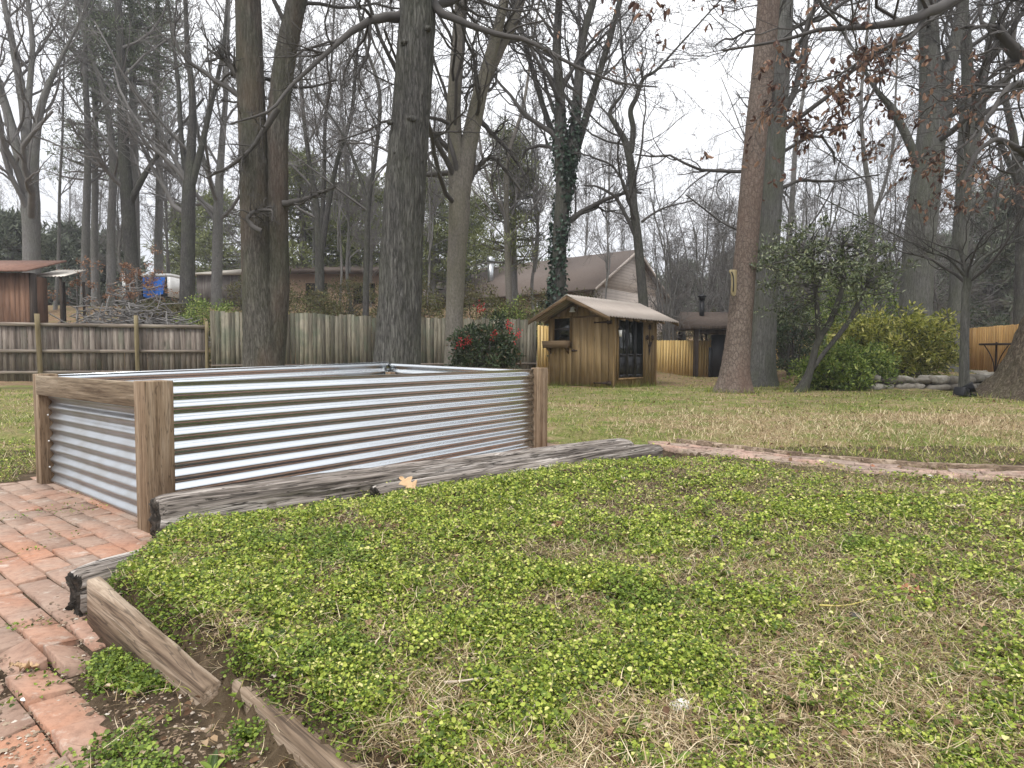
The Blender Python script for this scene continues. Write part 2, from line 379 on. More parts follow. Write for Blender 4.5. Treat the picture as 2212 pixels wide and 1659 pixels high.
def brickmat():
    k = NT('patio_brick', .9, .2)
    c = k.ramp(k.island(), [(0, (.22, .135, .1)), (.3, (.3, .17, .115)), (.6, (.36, .165, .1)), (1, (.42, .185, .1))])
    big = k.noise(1.6, detail=4, rough=.6)
    c = k.mix(k.ramp(big, [(.36, .2), (.58, .85)]), c, (.33, .26, .21))
    fine = k.noise(40, detail=6, rough=.7)
    c = k.mix(k.ramp(fine, [(.3, .5), (.55, 0.0)]), c, (.13, .075, .055))
    sp = k.noise(9, (1, 1, 1), detail=5, rough=.75)
    c = k.mix(k.ramp(sp, [(.56, 0.0), (.7, .6)]), c, (.52, .47, .41))
    k.color(c); k.bump(k.mix(.4, fine, sp), .8, .004); return k.m
MT['brick'] = brickmat()
def pathbrick():
    k = NT('path_brick', .95, .1)
    c = k.ramp(k.island(), [(0, (.23, .17, .145)), (.5, (.36, .25, .205)), (1, (.44, .28, .22))])
    c = k.mix(k.ramp(k.noise(3.5, detail=5, rough=.7), [(.4, 0.0), (.62, .8)]), c, (.33, .27, .215))
    c = k.mix(k.ramp(k.noise(24, detail=6, rough=.75), [(.36, .75), (.52, 0.0)]), c, (.1, .07, .05))
    k.color(c); k.bump(k.noise(30, detail=5), .8, .006); return k.m
MT['pathbrick'] = pathbrick()

def stonemat():
    k = NT('field_stone', .9, .2); c = k.ramp(k.island(), [(0, (.13, .115, .095)), (.5, (.22, .2, .17)), (1, (.34, .32, .28))])
    c = k.mix(k.ramp(k.noise(5, detail=6, rough=.7), [(.45, 0.0), (.68, .8)]), c, (.1, .085, .06))
    c = k.mix(k.ramp(k.noise(3, detail=4), [(.55, 0.0), (.7, .5)]), c, (.16, .19, .12))
    k.color(c); k.bump(k.noise(18, detail=6), .9, .02); return k.m
MT['stone'] = stonemat()

def shingle():
    k = NT('brown_shingles', .9, .15); c = k.ramp(k.noise(9, (1, 1, 4), detail=6, rough=.7), [(.3, (.085, .066, .055)), (.7, (.165, .132, .113))])
    k.color(c); k.bump(k.noise(9, (1, 1, 4), detail=4), .4, .02); return k.m
MT['shingle'] = shingle()

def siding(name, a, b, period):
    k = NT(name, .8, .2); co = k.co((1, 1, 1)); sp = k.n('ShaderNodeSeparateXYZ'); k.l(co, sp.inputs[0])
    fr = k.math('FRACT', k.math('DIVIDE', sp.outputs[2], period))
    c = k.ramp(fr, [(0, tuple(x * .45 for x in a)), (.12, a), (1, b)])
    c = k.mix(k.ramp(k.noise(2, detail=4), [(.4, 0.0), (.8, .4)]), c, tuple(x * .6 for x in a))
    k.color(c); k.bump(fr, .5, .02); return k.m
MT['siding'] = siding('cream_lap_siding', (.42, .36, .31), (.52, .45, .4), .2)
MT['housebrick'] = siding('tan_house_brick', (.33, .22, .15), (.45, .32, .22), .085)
MT['rustwall'] = wood('rusty_board_wall', [(.11, .06, .038), (.19, .105, .068), (.26, .155, .105)], 'z', 20, grime_amt=.4, island=.15)

# ------------------------------------------------------------------ terrain
LD = np.array([.6117, .791]); SD = np.array([-.791, .6117])          # planter axes
PA = np.array([-1.84, 3.03])
PATH = np.array([[-1.2, 8.6], [.1, 7.35], [.75, 6.6], [1.35, 5.94], [1.9, 5.3], [2.52, 4.72], [3.1, 4.38], [3.66, 4.22], [4.8, 4.1], [6.5, 4.3], [9.5, 5.2]])
PATHW = .22
PATHV = PATH[3:]
def polydist(x, y, pl):
    d = np.full(np.shape(x), 1e9)
    for a, b in zip(pl[:-1], pl[1:]):
        ab = b - a; t = np.clip(((x - a[0]) * ab[0] + (y - a[1]) * ab[1]) / (ab @ ab), 0, 1)
        d = np.minimum(d, np.hypot(x - a[0] - t * ab[0], y - a[1] - t * ab[1]))
    return d
def path_side(x, y):
    """positive on the camera's side of the path"""
    yp = np.interp(x, PATH[:, 0], PATH[:, 1]); return yp - y
LOG0 = np.array([-1.66, 2.76]); LOG1 = np.array([1.0, 5.15])
B0 = np.array([-1.37, 1.93]); B1 = np.array([-.36, 1.1])
WALL = np.array([[8.9, 15.0], [10.6, 15.25], [12.3, 15.9], [13.6, 17.0], [15.0, 19.0], [16.6, 21.5]])
def moundmask(x, y):
    ld = nrm((LOG1 - LOG0)[None])[0]; nl = np.array([ld[1], -ld[0]])
    bd = nrm((B1 - B0)[None])[0]; nb = np.array([-bd[1], bd[0]])
    d1 = (x - LOG0[0]) * nl[0] + (y - LOG0[1]) * nl[1]
    d2 = (x - B0[0]) * nb[0] + (y - B0[1]) * nb[1]
    d3 = (x + 1.47) * .97 + (y - 2.06) * .22
    return ss(-.06, .06, d1) * ss(.0, .05, d2) * ss(-.02, .2, d3)
def planter_uv(x, y):
    dx = x - PA[0]; dy = y - PA[1]; return dx * LD[0] + dy * LD[1], dx * SD[0] + dy * SD[1]
def in_patio(x, y):
    """brick floor: left of the timbers, out to its front and back edges"""
    u, v = planter_uv(x, y)
    m = moundmask(x, y) < .03
    front = np.where(y < 2.02, x < np.interp(y, [1.0, 1.28, 1.42, 1.6, 1.76, 2.0], [-.86, -.9, -.96, -1.17, -1.2, -1.42]), x < 5)
    ld = nrm((LOG1 - LOG0)[None])[0]; d1 = (x - LOG0[0]) * ld[1] - (y - LOG0[1]) * ld[0]
    return m & front & (v < 2.02) & (u > -14) & (u < 3.7) & ((d1 < .05) | (y < 2.8))
def ground(x, y):
    x = np.asarray(x, float); y = np.asarray(y, float)
    dp = polydist(x, y, PATHV)
    near = path_side(x, y) > 0
    z = .035 + np.where(near, .145 * ss(.25, 2.3, dp), 0) * 1.0
    mm = moundmask(x, y)
    ldv = nrm((LOG1 - LOG0)[None])[0]; dlog = (x - LOG0[0]) * ldv[1] - (y - LOG0[1]) * ldv[0]
    z = z - np.where(near, .1 * ss(.8, .12, dlog) * ss(2.3, 2.9, y), 0)
    z_m = z + (n2(x, y, 1.3, 3, 1) - .5) * .05 + (n2(x, y, 5, 2, 2) - .5) * .03
    pat = in_patio(x, y)
    zl = .0 + (n2(x, y, 3, 3, 4) - .5) * .02 + .06 * ss(1.85, 1.2, y) * ss(-1.25, -.75, x)
    z = np.where(near & (x < 2.2) & (y < 6.2), zl * (1 - mm) + z_m * mm, z_m)
    # far side of the path: level lawn with soft waves
    far = .03 + (n2(x, y, .5, 3, 5) - .5) * .1 + (n2(x, y, 3, 2, 6) - .5) * .03
    z = np.where(near, z, far)
    z = np.where(pat, -.012, z)
    z = np.where(dp < PATHW + .03, .0 + .034 * ss(.45, .7, n2(x, y, 3, 3, 34)), z)
    # terrace behind the stone wall
    wy = np.interp(x, WALL[:, 0], WALL[:, 1]); z = z + .32 * ss(.0, .5, y - wy) * ss(8.7, 9.3, x) * ss(13.8, 14.2, y)
    # wooded slope beyond the fences
    z = z + 3.5 * ss(18.5, 33, y + np.clip(-x - 8, 0, 20) * .12) * ss(8.0, 1.0, x - np.clip(y - 30, 0, 20) * .25)
    z = z + 3.0 * ss(34, 80, y) + 2.0 * ss(26, 44, y) * ss(6, 14, x)
    z = z + 10 * ss(70, 190, y)
    return z
def gz(x, y): return float(ground(np.array([x]), np.array([y]))[0])

def axis_pts(lo, a, b, hi, step, grow=1.12):
    mid = list(np.arange(a, b, step)); s = step; v = b; up = []
    while v < hi: up.append(v); s *= grow; v += s
    s = step; v = a; dn = []
    while v > lo: s *= grow; v -= s; dn.append(v)
    return np.array(dn[::-1] + mid + up + [hi])
gx = axis_pts(-350, -4.5, 6, 350, .05); gy = axis_pts(-200, .5, 8, 420, .05)
XX, YY = np.meshgrid(gx, gy); ZZ = ground(XX, YY)
nx, ny = len(gx), len(gy); I = np.arange(ny * nx).reshape(ny, nx)
GF = np.stack([I[:-1, :-1], I[:-1, 1:], I[1:, 1:], I[1:, :-1]], -1).reshape(-1, 4)

def groundmat():
    k = NT('lawn_earth', .95, .1)
    n1 = k.noise(.55, detail=5, rough=.65); n3 = k.noise(2.6, detail=6, rough=.7); n4 = k.noise(38, detail=6, rough=.75); n5 = k.noise(11, detail=5, rough=.7)
    grass = k.ramp(n4, [(.3, (.055, .075, .018)), (.5, (.12, .155, .035)), (.7, (.21, .22, .07))])
    straw = k.ramp(n4, [(.3, (.12, .082, .045)), (.5, (.26, .19, .11)), (.72, (.44, .35, .22))])
    earth = k.ramp(n5, [(.3, (.022, .016, .011)), (.55, (.055, .039, .026)), (.75, (.13, .097, .067))])
    c = k.mix(k.ramp(k.mix(.5, n1, n3), [(.43, 0.0), (.57, 1.0)]), grass, straw)
    # far slope: leaf litter; nearest bed: bare crumbly soil between the plants
    sp = k.n('ShaderNodeSeparateXYZ'); k.l(k.co((1, 1, 1)), sp.inputs[0])
    litter = k.ramp(n5, [(.3, (.095, .06, .035)), (.5, (.19, .125, .075)), (.7, (.3, .21, .135))])
    c = k.mix(k.math('GREATER_THAN', sp.outputs[1], 17.5), c, k.mix(k.ramp(n3, [(.5, 0.0), (.65, .7)]), litter, grass))
    c = k.mix(k.math('LESS_THAN', sp.outputs[1], 5.6), c, k.mix(k.ramp(n3, [(.4, 0.0), (.7, .35)]), earth, straw))
    k.color(c); k.bump(k.mix(.5, n4, n5), .9, .03); return k.m
g_o = put('ground', make_mesh('ground', np.stack([XX, YY, ZZ], -1).reshape(-1, 3), GF, True), groundmat()); tag(g_o, kind='structure')

# ------------------------------------------------------------------ brick patio and path
def brick_floor(name, cells):
    """cells: (cx,cy,dirx,diry,len,wid,z,tiltx,tilty)"""
    C = np.array(cells); N = len(C)
    a = C[:, 2:4]; b = np.stack([-a[:, 1], a[:, 0]], -1); e = .0035
    V = []
    for (s, t, top) in [(-1, -1, 0), (1, -1, 0), (1, 1, 0), (-1, 1, 0), (-1, -1, 1), (1, -1, 1), (1, 1, 1), (-1, 1, 1), (-1, -1, 2), (1, -1, 2), (1, 1, 2), (-1, 1, 2)]:
        hl = C[:, 4] / 2 - (e if top == 2 else 0); hw = C[:, 5] / 2 - (e if top == 2 else 0)
        xy = C[:, :2] + a * (s * hl)[:, None] + b * (t * hw)[:, None]
        z = C[:, 6] + C[:, 7] * s + C[:, 8] * t - (.06 if top == 0 else e * .8 if top == 1 else 0)
        V.append(np.column_stack([xy, z]))
    V = np.stack(V, 1)
    r = R_(11); V[:, 4:] += r.normal(0, .0016, V[:, 4:].shape) * np.array([1, 1, .6])
    q = []
    for l in (0, 4): q += [[l + i, l + (i + 1) % 4, l + 4 + (i + 1) % 4, l + 4 + i] for i in range(4)]
    q.append([8, 9, 10, 11])
    Q = (np.arange(N) * 12)[:, None, None] + np.array(q)[None]
    return make_mesh(name, V.reshape(-1, 3), Q.reshape(-1, 4))
rng = R_(21); cells = []
bw, bl = .107, .208
for j in range(-62, 36):
    u0 = j * bw - .06
    off = (.5 if j % 2 else 0) * bl + rng.normal(0, .012)
    for i in range(-30, 12):
        u = u0 + rng.normal(0, .002); v = i * bl + off + rng.normal(0, .003)
        x, y = PA + LD * u + SD * v
        if y < .3 or not bool(in_patio(np.array([x]), np.array([y]))): continue
        edge = y < 1.9 and x > -1.75 + .0 * y
        tilt = .008 if edge else .0022
        cells.append((x, y, SD[0], SD[1], bl - .008, bw - .008, rng.normal(.0, .0018) + (rng.uniform(0, .012) if edge else 0), rng.normal(0, tilt), rng.normal(0, tilt)))
patio = put('patio', brick_floor('patio', cells), MT['brick']); tag(patio, kind='structure')

cells = []
pts = resample(PATHV, 600); seg = np.linalg.norm(np.diff(pts, axis=0), axis=1); cum = np.r_[0, np.cumsum(seg)]
k = 0; s = .1
while s < cum[-1] - .1:
    p = np.array([np.interp(s, cum, pts[:, 0]), np.interp(s, cum, pts[:, 1])]); p2 = np.array([np.interp(s + .05, cum, pts[:, 0]), np.interp(s + .05, cum, pts[:, 1])])
    d = nrm((p2 - p)[None])[0]; nn = np.array([-d[1], d[0]])
    for m in range(4):
        o = (m - 1.5) * .108 + rng.normal(0, .003); ph = (.5 if m % 2 else 0) * bl
        q = p + nn * o + d * ph
        cells.append((q[0], q[1], d[0], d[1], bl - .012, .098, .03 + rng.normal(0, .006), rng.normal(0, .005), rng.normal(0, .005)))
    s += bl
path = put('path', brick_floor('path', cells), MT['pathbrick']); tag(path, kind='structure')
# raised edging board on the far side of the path
cells = []
s = .3
while s < cum[-1] - .3:
    p = np.array([np.interp(s, cum, pts[:, 0]), np.interp(s, cum, pts[:, 1])]); p2 = np.array([np.interp(s + .05, cum, pts[:, 0]), np.interp(s + .05, cum, pts[:, 1])])
    d = nrm((p2 - p)[None])[0]; nn = np.array([-d[1], d[0]]); q = p + nn * (.25)
    cells.append((q[0], q[1], d[0], d[1], .245, .045, .062 + rng.normal(0, .003), rng.normal(0, .003), 0)); s += .248
kerb = put('path_kerb', brick_floor('path_kerb', cells), MT['board']); tag(kerb, kind='structure')

# ------------------------------------------------------------------ galvanised raised bed
LENL, LENS = 3.46, 1.83
ang = math.atan2(LD[1], LD[0])
bed = thing('raised_garden_bed', (PA[0], PA[1], 0), 'large raised garden bed of corrugated galvanised steel panels between wooden corner posts', 'raised bed', rz=ang)
# local: x along the long side, y along the short side
cor = {'nl': (0, 0, .75), 'nr': (LENL, 0, .765), 'fl': (0, LENS, .75), 'fr': (LENL + .0, 2.2, .83)}
def corr_panel(p, q, z0p, z1p, z0q, z1q, amp=.0112, pitch=.0755, nx=60, thick=True, wob=.004, seed=0):
    p = np.array(p, float); q = np.array(q, float); d = q - p; L = np.linalg.norm(d); d /= L; nn = np.array([d[1], -d[0]])
    waves = round(np.mean([z1p - z0p, z1q - z0q]) / pitch); nz = waves * 12 + 1
    s = np.linspace(0, 1, nx)[None]; w = np.linspace(0, 1, nz)[:, None]
    lo = z0p + (z0q - z0p) * s; hi = z1p + (z1q - z1p) * s; z = lo + (hi - lo) * w
    o = amp * np.sin(w * waves * 2 * PI + .4) + wob * (fbm(np.stack(np.broadcast_arrays(s * 3 + seed, w * 2, 0 * s * w), -1), 2) - .5) * 2
    x = p[0] + d[0] * L * s + nn[0] * o; y = p[1] + d[1] * L * s + nn[1] * o
    V = np.stack(np.broadcast_arrays(x, y, z), -1).reshape(-1, 3); I = np.arange(nz * nx).reshape(nz, nx)
    Q = np.stack([I[:-1, :-1], I[:-1, 1:], I[1:, 1:], I[1:, :-1]], -1).reshape(-1, 4)
    return make_mesh('panel', V, Q, True)
def panel(name, me, mat):
    o = put(name, me, mat, bed); m = o.modifiers.new('thick', 'SOLIDIFY'); m.thickness = .0012; return o
panel('side_panel', corr_panel((.04, .03), (LENL - .03, .03), .01, .745, .01, .76, seed=1, wob=.0015), MT['galv'])
panel('side_panel', corr_panel((LENL - .02, 2.16), (.03, LENS - .03), .01, .81, .01, .745, seed=5, wob=.004), MT['galv'])
panel('end_panel', corr_panel((.035, LENS - .03), (.035, .04), .01, .735, .01, .735, seed=9, wob=.004, nx=40), MT['galvdull'])
panel('end_panel', corr_panel((LENL - .035, .03), (LENL - .035, 2.16), .01, .745, .01, .80, seed=12, wob=.004, nx=40), MT['galv'])
def post(cx, cy, s, h):
    m = MB(); m.box(cx - s / 2, cx + s / 2, cy - s / 2, cy + s / 2, -.01, h, jit=.0015); return m.out('corner_post', MT['post'], bed, bevel=.004)
post(.02, .0, .135, .757); post(LENL - .02, .0, .115, .772); post(.03, LENS - .04, .115, .76); post(LENL - .1, 2.06, .08, .7)
m = MB(); m.box(-.035, .005, .07, LENS - .1, .622, .752, jit=.0012)
o = m.out('top_rail', None or MT['rail'], None, bevel=.004)
# rail grain runs along its own length: build it along local x
bpy.data.objects.remove(o)
m = MB(); m.box(-(LENS - .165) / 2, (LENS - .165) / 2, -.019, .019, -.065, .065, jit=.0012)
o = m.out('top_rail', MT['rail'], bed, bevel=.004, loc=(-.02, .07 + (LENS - .165) / 2, .685), rz=PI / 2)
m = MB(); m.box(-1.0, 1.0, -.019, .019, -.045, .045)
o = m.out('top_rail', MT['rail'], bed, bevel=.004, loc=(LENL + .04, 1.07, .725), rz=PI / 2); o.rotation_euler = (0, -math.atan2(.045, 2.0), PI / 2)
# cap angle along the far rim and screws at the near corner
m = MB(); a = np.array([.05, LENS - .03, .748]); b = np.array([LENL - .05, 2.155, .815]); m.tube([a, b], .006, 6); m.out('rim_strip', MT['galv'], bed)
for z in (.12, .3, .48, .62):
    for yy in (.085, LENS - .115):
        m2 = MB(); m2.tube([(-.002 + .035 - .012, yy, z), (.035 - .022, yy, z)], .006, 6); m2.out('screw', MT['whitepaint'], bed)

# ------------------------------------------------------------------ weathered timbers and edging board
def timber(name, p0, p1, zt0, zt1, wid, hei, label, cat, group=None, seed=0, rag=.012, mat=None, endrag=.009, zb=-.03):
    p0 = np.array(p0, float); p1 = np.array(p1, float); d = p1 - p0; L = float(np.linalg.norm(d)); rz = math.atan2(d[1], d[0])
    t = thing(name, (p0[0], p0[1], zb), label, cat, group, rz)
    nl = int(L / .022) + 2; ns = 96
    th = np.linspace(0, 2 * PI, ns, endpoint=False); c, s = np.cos(th), np.sin(th); e = .5
    pc = np.sign(c) * np.abs(c) ** e; ps = np.sign(s) * np.abs(s) ** e
    u = np.linspace(0, L, nl)[:, None]
    top = zt0 + (zt1 - zt0) * u / L - zb
    rr = fbm(np.stack(np.broadcast_arrays(u * 1.4 + seed, pc[None] * 8, ps[None] * 8), -1), 4) - .5
    big = fbm(np.stack(np.broadcast_arrays(u * 2.2 + seed * 3, pc[None] * 1.5, ps[None] * 1.5), -1), 3) - .5
    crack = np.minimum(np.abs(fbm(np.stack(np.broadcast_arrays(u * .6 + seed, pc[None] * 5 + 9, ps[None] * 5), -1), 2) - .5), np.abs(fbm(np.stack(np.broadcast_arrays(u * 1.1 + seed + 31, pc[None] * 13, ps[None] * 13), -1), 2) - .5) + .01)
    k = 1 - (1 - ss(0, .05, crack)) * .15 + rr * .1 + big * .22
    endt = 1 - .1 * np.exp(-u / .03) - .2 * np.exp(-(L - u) / .06)
    y = pc[None] * wid / 2 * k * endt; z = top - hei / 2 * 1 + ps[None] * hei / 2 * k * endt
    x = u + 0 * pc[None] + endrag * (fbm(np.stack(np.broadcast_arrays(pc[None] * 3 + seed, ps[None] * 3, 0 * u), -1), 3) - .5) * 2 * (np.exp(-u / .2) + np.exp(-(L - u) / .2))
    V = np.stack(np.broadcast_arrays(x, y, z), -1).reshape(-1, 3)
    i = np.arange(nl - 1)[:, None] * ns; j = np.arange(ns)[None]
    Q = np.stack([i + j, i + (j + 1) % ns, i + ns + (j + 1) % ns, i + ns + j], -1).reshape(-1, 4)
    body = put('timber_body', make_mesh('timber_body', V, Q, True), mat or MT['tie'], t)
    for row, sg in ((0, -1), (nl - 1, 1)):
        m = MB()
        ring = V[row * ns:(row + 1) * ns]; cc = ring.mean(0); r2 = R_(seed + row)
        rings = [ring]
        for f, dep in ((.93, .008), (.6, .0), (.3, -.01)):
            q = cc + (ring - cc) * f; q = q + np.array([sg, 0, 0]) * (dep + r2.normal(0, .003, (ns, 1))); rings.append(q)
        VV = np.concatenate(rings + [cc[None] + np.array([[sg * .0, 0, 0]])]); FF = []
        for a in range(3):
            for b in range(ns): FF.append([a * ns + b, a * ns + (b + 1) % ns, (a + 1) * ns + (b + 1) % ns, (a + 1) * ns + b])
        TT = [[3 * ns + b, 3 * ns + (b + 1) % ns, 4 * ns] for b in range(ns)]
        m.add(VV, [np.array(FF), np.array(TT)]); m.out('timber_end', MT['tiedark'], t)
    return t
timber('railroad_tie', LOG0, LOG1, .23, .18, .2, .25, 'long cracked grey railroad tie lying beside the steel raised bed', 'timber', 'old timbers edging the bed', 3)
timber('railroad_tie', (-.75, 3.26), (1.24, 5.07), .165, .145, .13, .17, 'thinner split tie half buried in clover in front of the long grey one', 'timber', 'old timbers edging the bed', 8, mat=MT['tie'])
timber('railroad_tie', (-1.5, 2.02), (-1.22, 2.39), .15, .17, .13, .19, 'short tie stub with a dark rotten end jutting out over the bricks', 'timber', 'old timbers edging the bed', 15)
def edging(p0, p1, zt0, zt1, h, th, label, seed):
    p0 = np.array(p0); p1 = np.array(p1); d = p1 - p0; L = float(np.linalg.norm(d)); n = 50
    u = np.linspace(0, L, n); sag = (fbm(np.stack([u * 1.5 + seed, u * 0, u * 0], -1), 3) - .5)
    top = zt0 + (zt1 - zt0) * u / L + sag * .015; yo = sag * .02
    V = []
    for k in range(n):
        for (yy, zz) in ((-th / 2, -h), (-th / 2, -.006), (-th / 2 + .005, 0), (th / 2 - .005, .002), (th / 2, -.006), (th / 2, -h)):
            V.append((u[k], yo[k] + yy, top[k] + zz))
    V = np.array(V); V[:, 1:] += (fbm(V * np.array([4, 60, 60]) + seed, 3) - .5)[:, None] * .008
    i = np.arange(n - 1)[:, None] * 6; j = np.arange(6)[None]
    Q = np.stack([i + j, i + (j + 1) % 6, i + 6 + (j + 1) % 6, i + 6 + j], -1).reshape(-1, 4)
    o = put('edging_board', make_mesh('edging_board', V, [Q, np.array([[5, 4, 3, 2, 1, 0]]), np.array([[(n - 1) * 6 + q for q in range(6)]])]), MT['board'], None, (p0[0], p0[1], 0), math.atan2(d[1], d[0]))
    return tag(o, label, 'board', 'edging boards of the lawn bed')
EB = B1 - B0
edging(B0, B0 + EB * .66, .155, .112, .19, .042, 'tilted weathered edging board butting against the short tie stub', 2)
edging(B0 + EB * .70 + np.array([.035, .03]), B0 + EB * 1.25, .132, .128, .17, .055, 'brown edging board sunk in soil nearest the bottom edge', 6)

# ------------------------------------------------------------------ fences
def fence(p0, p1, top0, top1, bot0, bot1, bw, mat, label, group=None, rails=None, railmat=None, posts=None, postmat=None, seed=0, jag=.012, dog=False, th=.018, gap=.006, name='board_fence', front=-1):
    p0 = np.array(p0, float); p1 = np.array(p1, float); d = p1 - p0; L = float(np.linalg.norm(d)); rz = math.atan2(d[1], d[0])
    t = thing(name, (p0[0], p0[1], 0), label, 'fence', group, rz); r = R_(seed); m = MB(); x = 0
    while x < L - .02:
        w = min(bw * r.uniform(.93, 1.05), L - x); f = (x + w / 2) / L
        zt = top0 + (top1 - top0) * f + r.normal(0, jag); zb = bot0 + (bot1 - bot0) * f + r.normal(0, jag * .5); y = r.normal(0, .004); tw = r.normal(0, .004); sl = r.normal(0, .004)
        a, b = x + gap / 2, x + w - gap / 2
        if dog: prof = [(a, zb), (b, zb), (b + sl, zt - .03), (b - .03, zt), (a + .03, zt), (a + sl, zt - .03)]
        else: prof = [(a, zb), (b, zb), (b + sl, zt), (a + sl, zt + r.normal(0, .004))]
        m.prism(prof, 1, y - th / 2, y + th / 2); x += w
    m.out('board_panel', mat, t)
    for (z0, z1, hh, dep) in rails or []:
        m = MB(); n = max(1, int(L / 2.4))
        for k in range(n):
            a, b = L * k / n, L * (k + 1) / n; fa, fb = k / n, (k + 1) / n
            za, zb = z0 + (z1 - z0) * fa, z0 + (z1 - z0) * fb
            y0, y1 = (front * (th / 2 + .014), front * (th / 2 + .014 + dep)); y0, y1 = min(y0, y1), max(y0, y1)
            V = [(a + .002, y0, za), (b - .002, y0, zb), (b - .002, y1, zb), (a + .002, y1, za), (a + .002, y0, za + hh), (b - .002, y0, zb + hh), (b - .002, y1, zb + hh), (a + .002, y1, za + hh)]
            m.add(V, np.array([[0, 3, 2, 1], [4, 5, 6, 7], [0, 1, 5, 4], [2, 3, 7, 6], [0, 4, 7, 3], [1, 2, 6, 5]]))
        m.out('rail', railmat, t)
    for (x, zt, s, lean) in posts or []:
        m = MB(); y = front * (th / 2 + .058 + s / 2); rr = R_(int(x * 100) + 5)
        pp = [(x + lean * z, y, z) for z in np.linspace(-.2, zt, 7)]; m.tube(pp, [s / 2 * 1.05 + rr.normal(0, .002) for _ in pp], 10); m.out('post', postmat, t, smooth=True)
    return t
FL0 = np.array([-18.8, 13.8]); FL1 = np.array([-8.95, 17.55]); Ld = np.linalg.norm(FL1 - FL0)
def fpos(px):  # distance along the left fence where a photo column meets it
    u = (px - CX) / F; d = FL1 - FL0; s = (FL0[0] - u * FL0[1]) / (u * d[1] - d[0]); return s * Ld
fence(FL0, FL1, 1.74, 1.74, .3, .16, .14, MT['fgrey'], 'brown grey board fence with rails and round posts facing the yard', 'old fences round the yard', seed=4,
      rails=[(1.68, 1.69, .1, .04), (.98, .98, .09, .04), (.44, .4, .08, .04)], railmat=MT['fgreyx'],
      posts=[(fpos(92), 2.02, .12, -.02), (fpos(300), 2.03, .11, -.005), (fpos(448), 1.9, .09, .01), (fpos(-190), 2.0, .11, 0)], postmat=MT['fpost'])
fence((-8.55, 17.0), (.83, 20.4), 2.17, 2.1, .0, .05, .125, MT['fback'], 'tall plain weathered board fence, green stained, behind the oaks', 'old fences round the yard', seed=9, jag=.02,
      rails=[(.6, .62, .05, .05)], railmat=MT['fgreyx'])
fence((.9, 21.0), (4.3, 23.2), 1.98, 1.78, .0, .0, .14, MT['fyel'], 'short stretch of yellow new fence showing between old fence and shed', 'new pine fences', seed=12, jag=.006, dog=True)
fence((4.5, 23.6), (13.5, 27.4), 1.52, 1.62, -.05, -.02, .14, MT['fyel'], 'pale yellow pine fence running behind the shed and the pavilion', 'new pine fences', seed=13, jag=.006, dog=True)
fence((18.2, 25.5), (17.0, 18.2), 1.98, 2.0, .2, .2, .14, MT['forange'], 'orange tan board fence behind the iron stand at the right', 'new pine fences', seed=14, jag=.006, dog=True)

# ------------------------------------------------------------------ garden shed
SZ = gz(2.72, 16.0) - .02
shed = thing('garden_shed', (2.72, 16.0, SZ), 'small brown wooden shed with a tan metal gable roof on the lawn', 'shed', rz=math.radians(-42))
W, D = 2.2, 2.3; PKX = -W / 2; PZ = 2.5; SL = .467
def rz_(x): return PZ - SL * abs(x - PKX)
def grooved(poly_fn, x0, x1, step, th, axis, face, m):
    """vertical boards with narrow grooves between them"""
    x = x0; r = R_(77)
    while x < x1 - 1e-6:
        b = min(x + step, x1); p = [(x + .008, 0.0), (b - .008, 0.0), (b - .008, poly_fn(b)), (x + .008, poly_fn(x))]
        if x < PKX < b and axis == 1: p = [(x + .008, 0), (b - .008, 0), (b - .008, poly_fn(b)), (PKX, poly_fn(PKX)), (x + .008, poly_fn(x))]
        if axis == 1: m.prism(p, 1, face - th, face)
        else: m.prism(p, 0, face - th, face)
        x = b
    return m
rzw = lambda x: rz_(x) - .07
m = MB(); grooved(rzw, -W, 0, .2, .02, 1, .02, m)
gw_ = m.out('gable_wall', MT['shed'], shed)
m = MB(); m.prism([(-W + .02, 0), (-.02, 0), (-.02, 1.9), (PKX, rzw(PKX) - .02), (-W + .02, 1.9)], 1, .03, .04); m.out('backing', MT['darkwood'], gw_)
m = MB(); grooved(lambda y: 1.99, 0.0, D, .19, .02, 0, .0, m); sw_ = m.out('side_wall', MT['shed'], shed); m = MB(); m.box(-.04, -.03, .045, D - .01, 0, 1.98); m.out('backing', MT['darkwood'], sw_)
m = MB(); m.box(-W, -W + .02, .03, D - .02, 0, 1.98); m.out('side_wall', MT['shed'], shed)
m = MB(); grooved(rzw, -W, 0, .2, .02, 1, D + .0, m); m.out('gable_wall', MT['shed'], shed)
for b_ in ((-.02, .022, -.022, .022, 0, 2.0), (-W - .02, -W + .03, -.02, .018, 0, 1.96), (.003, .02, D - .09, D + .005, 0, 1.98)):
    m = MB(); m.box(*b_); m.out('corner_trim', MT['shedtrimz'], shed, bevel=.003)
# roof: corrugated slopes, ridge cap, bargeboards
F0, F1, EV = -.65, D + .9, .27
def slope(sg):
    nx = int((F1 - F0) / .14 * 14) + 1; y = np.linspace(F0, F1, nx); h = .034 * np.exp(-((np.mod(y - F0, .14) - .07) / .026) ** 2)
    xe = W / 2 + EV; V = []
    for k in range(2):
        xx = PKX + sg * (0.0 if k == 0 else xe); z = PZ - SL * abs(xx - PKX)
        V.append(np.column_stack([np.full(nx, xx), y, z + h + .012]))
    V = np.concatenate(V); i = np.arange(nx - 1); Q = np.stack([i, i + 1, nx + i + 1, nx + i], -1)
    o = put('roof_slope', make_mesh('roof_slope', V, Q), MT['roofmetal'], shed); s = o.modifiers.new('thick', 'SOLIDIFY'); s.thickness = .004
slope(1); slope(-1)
m = MB()
for sg in (1, -1):
    x1 = PKX + sg * .17; m.prism([(PKX, PZ + .034), (x1, PZ - SL * .17 + .032), (x1, PZ - SL * .17 + .026), (PKX, PZ + .027)], 1, F0 - .01, F1 + .01)
m.out('ridge_cap', MT['ridge'], shed)
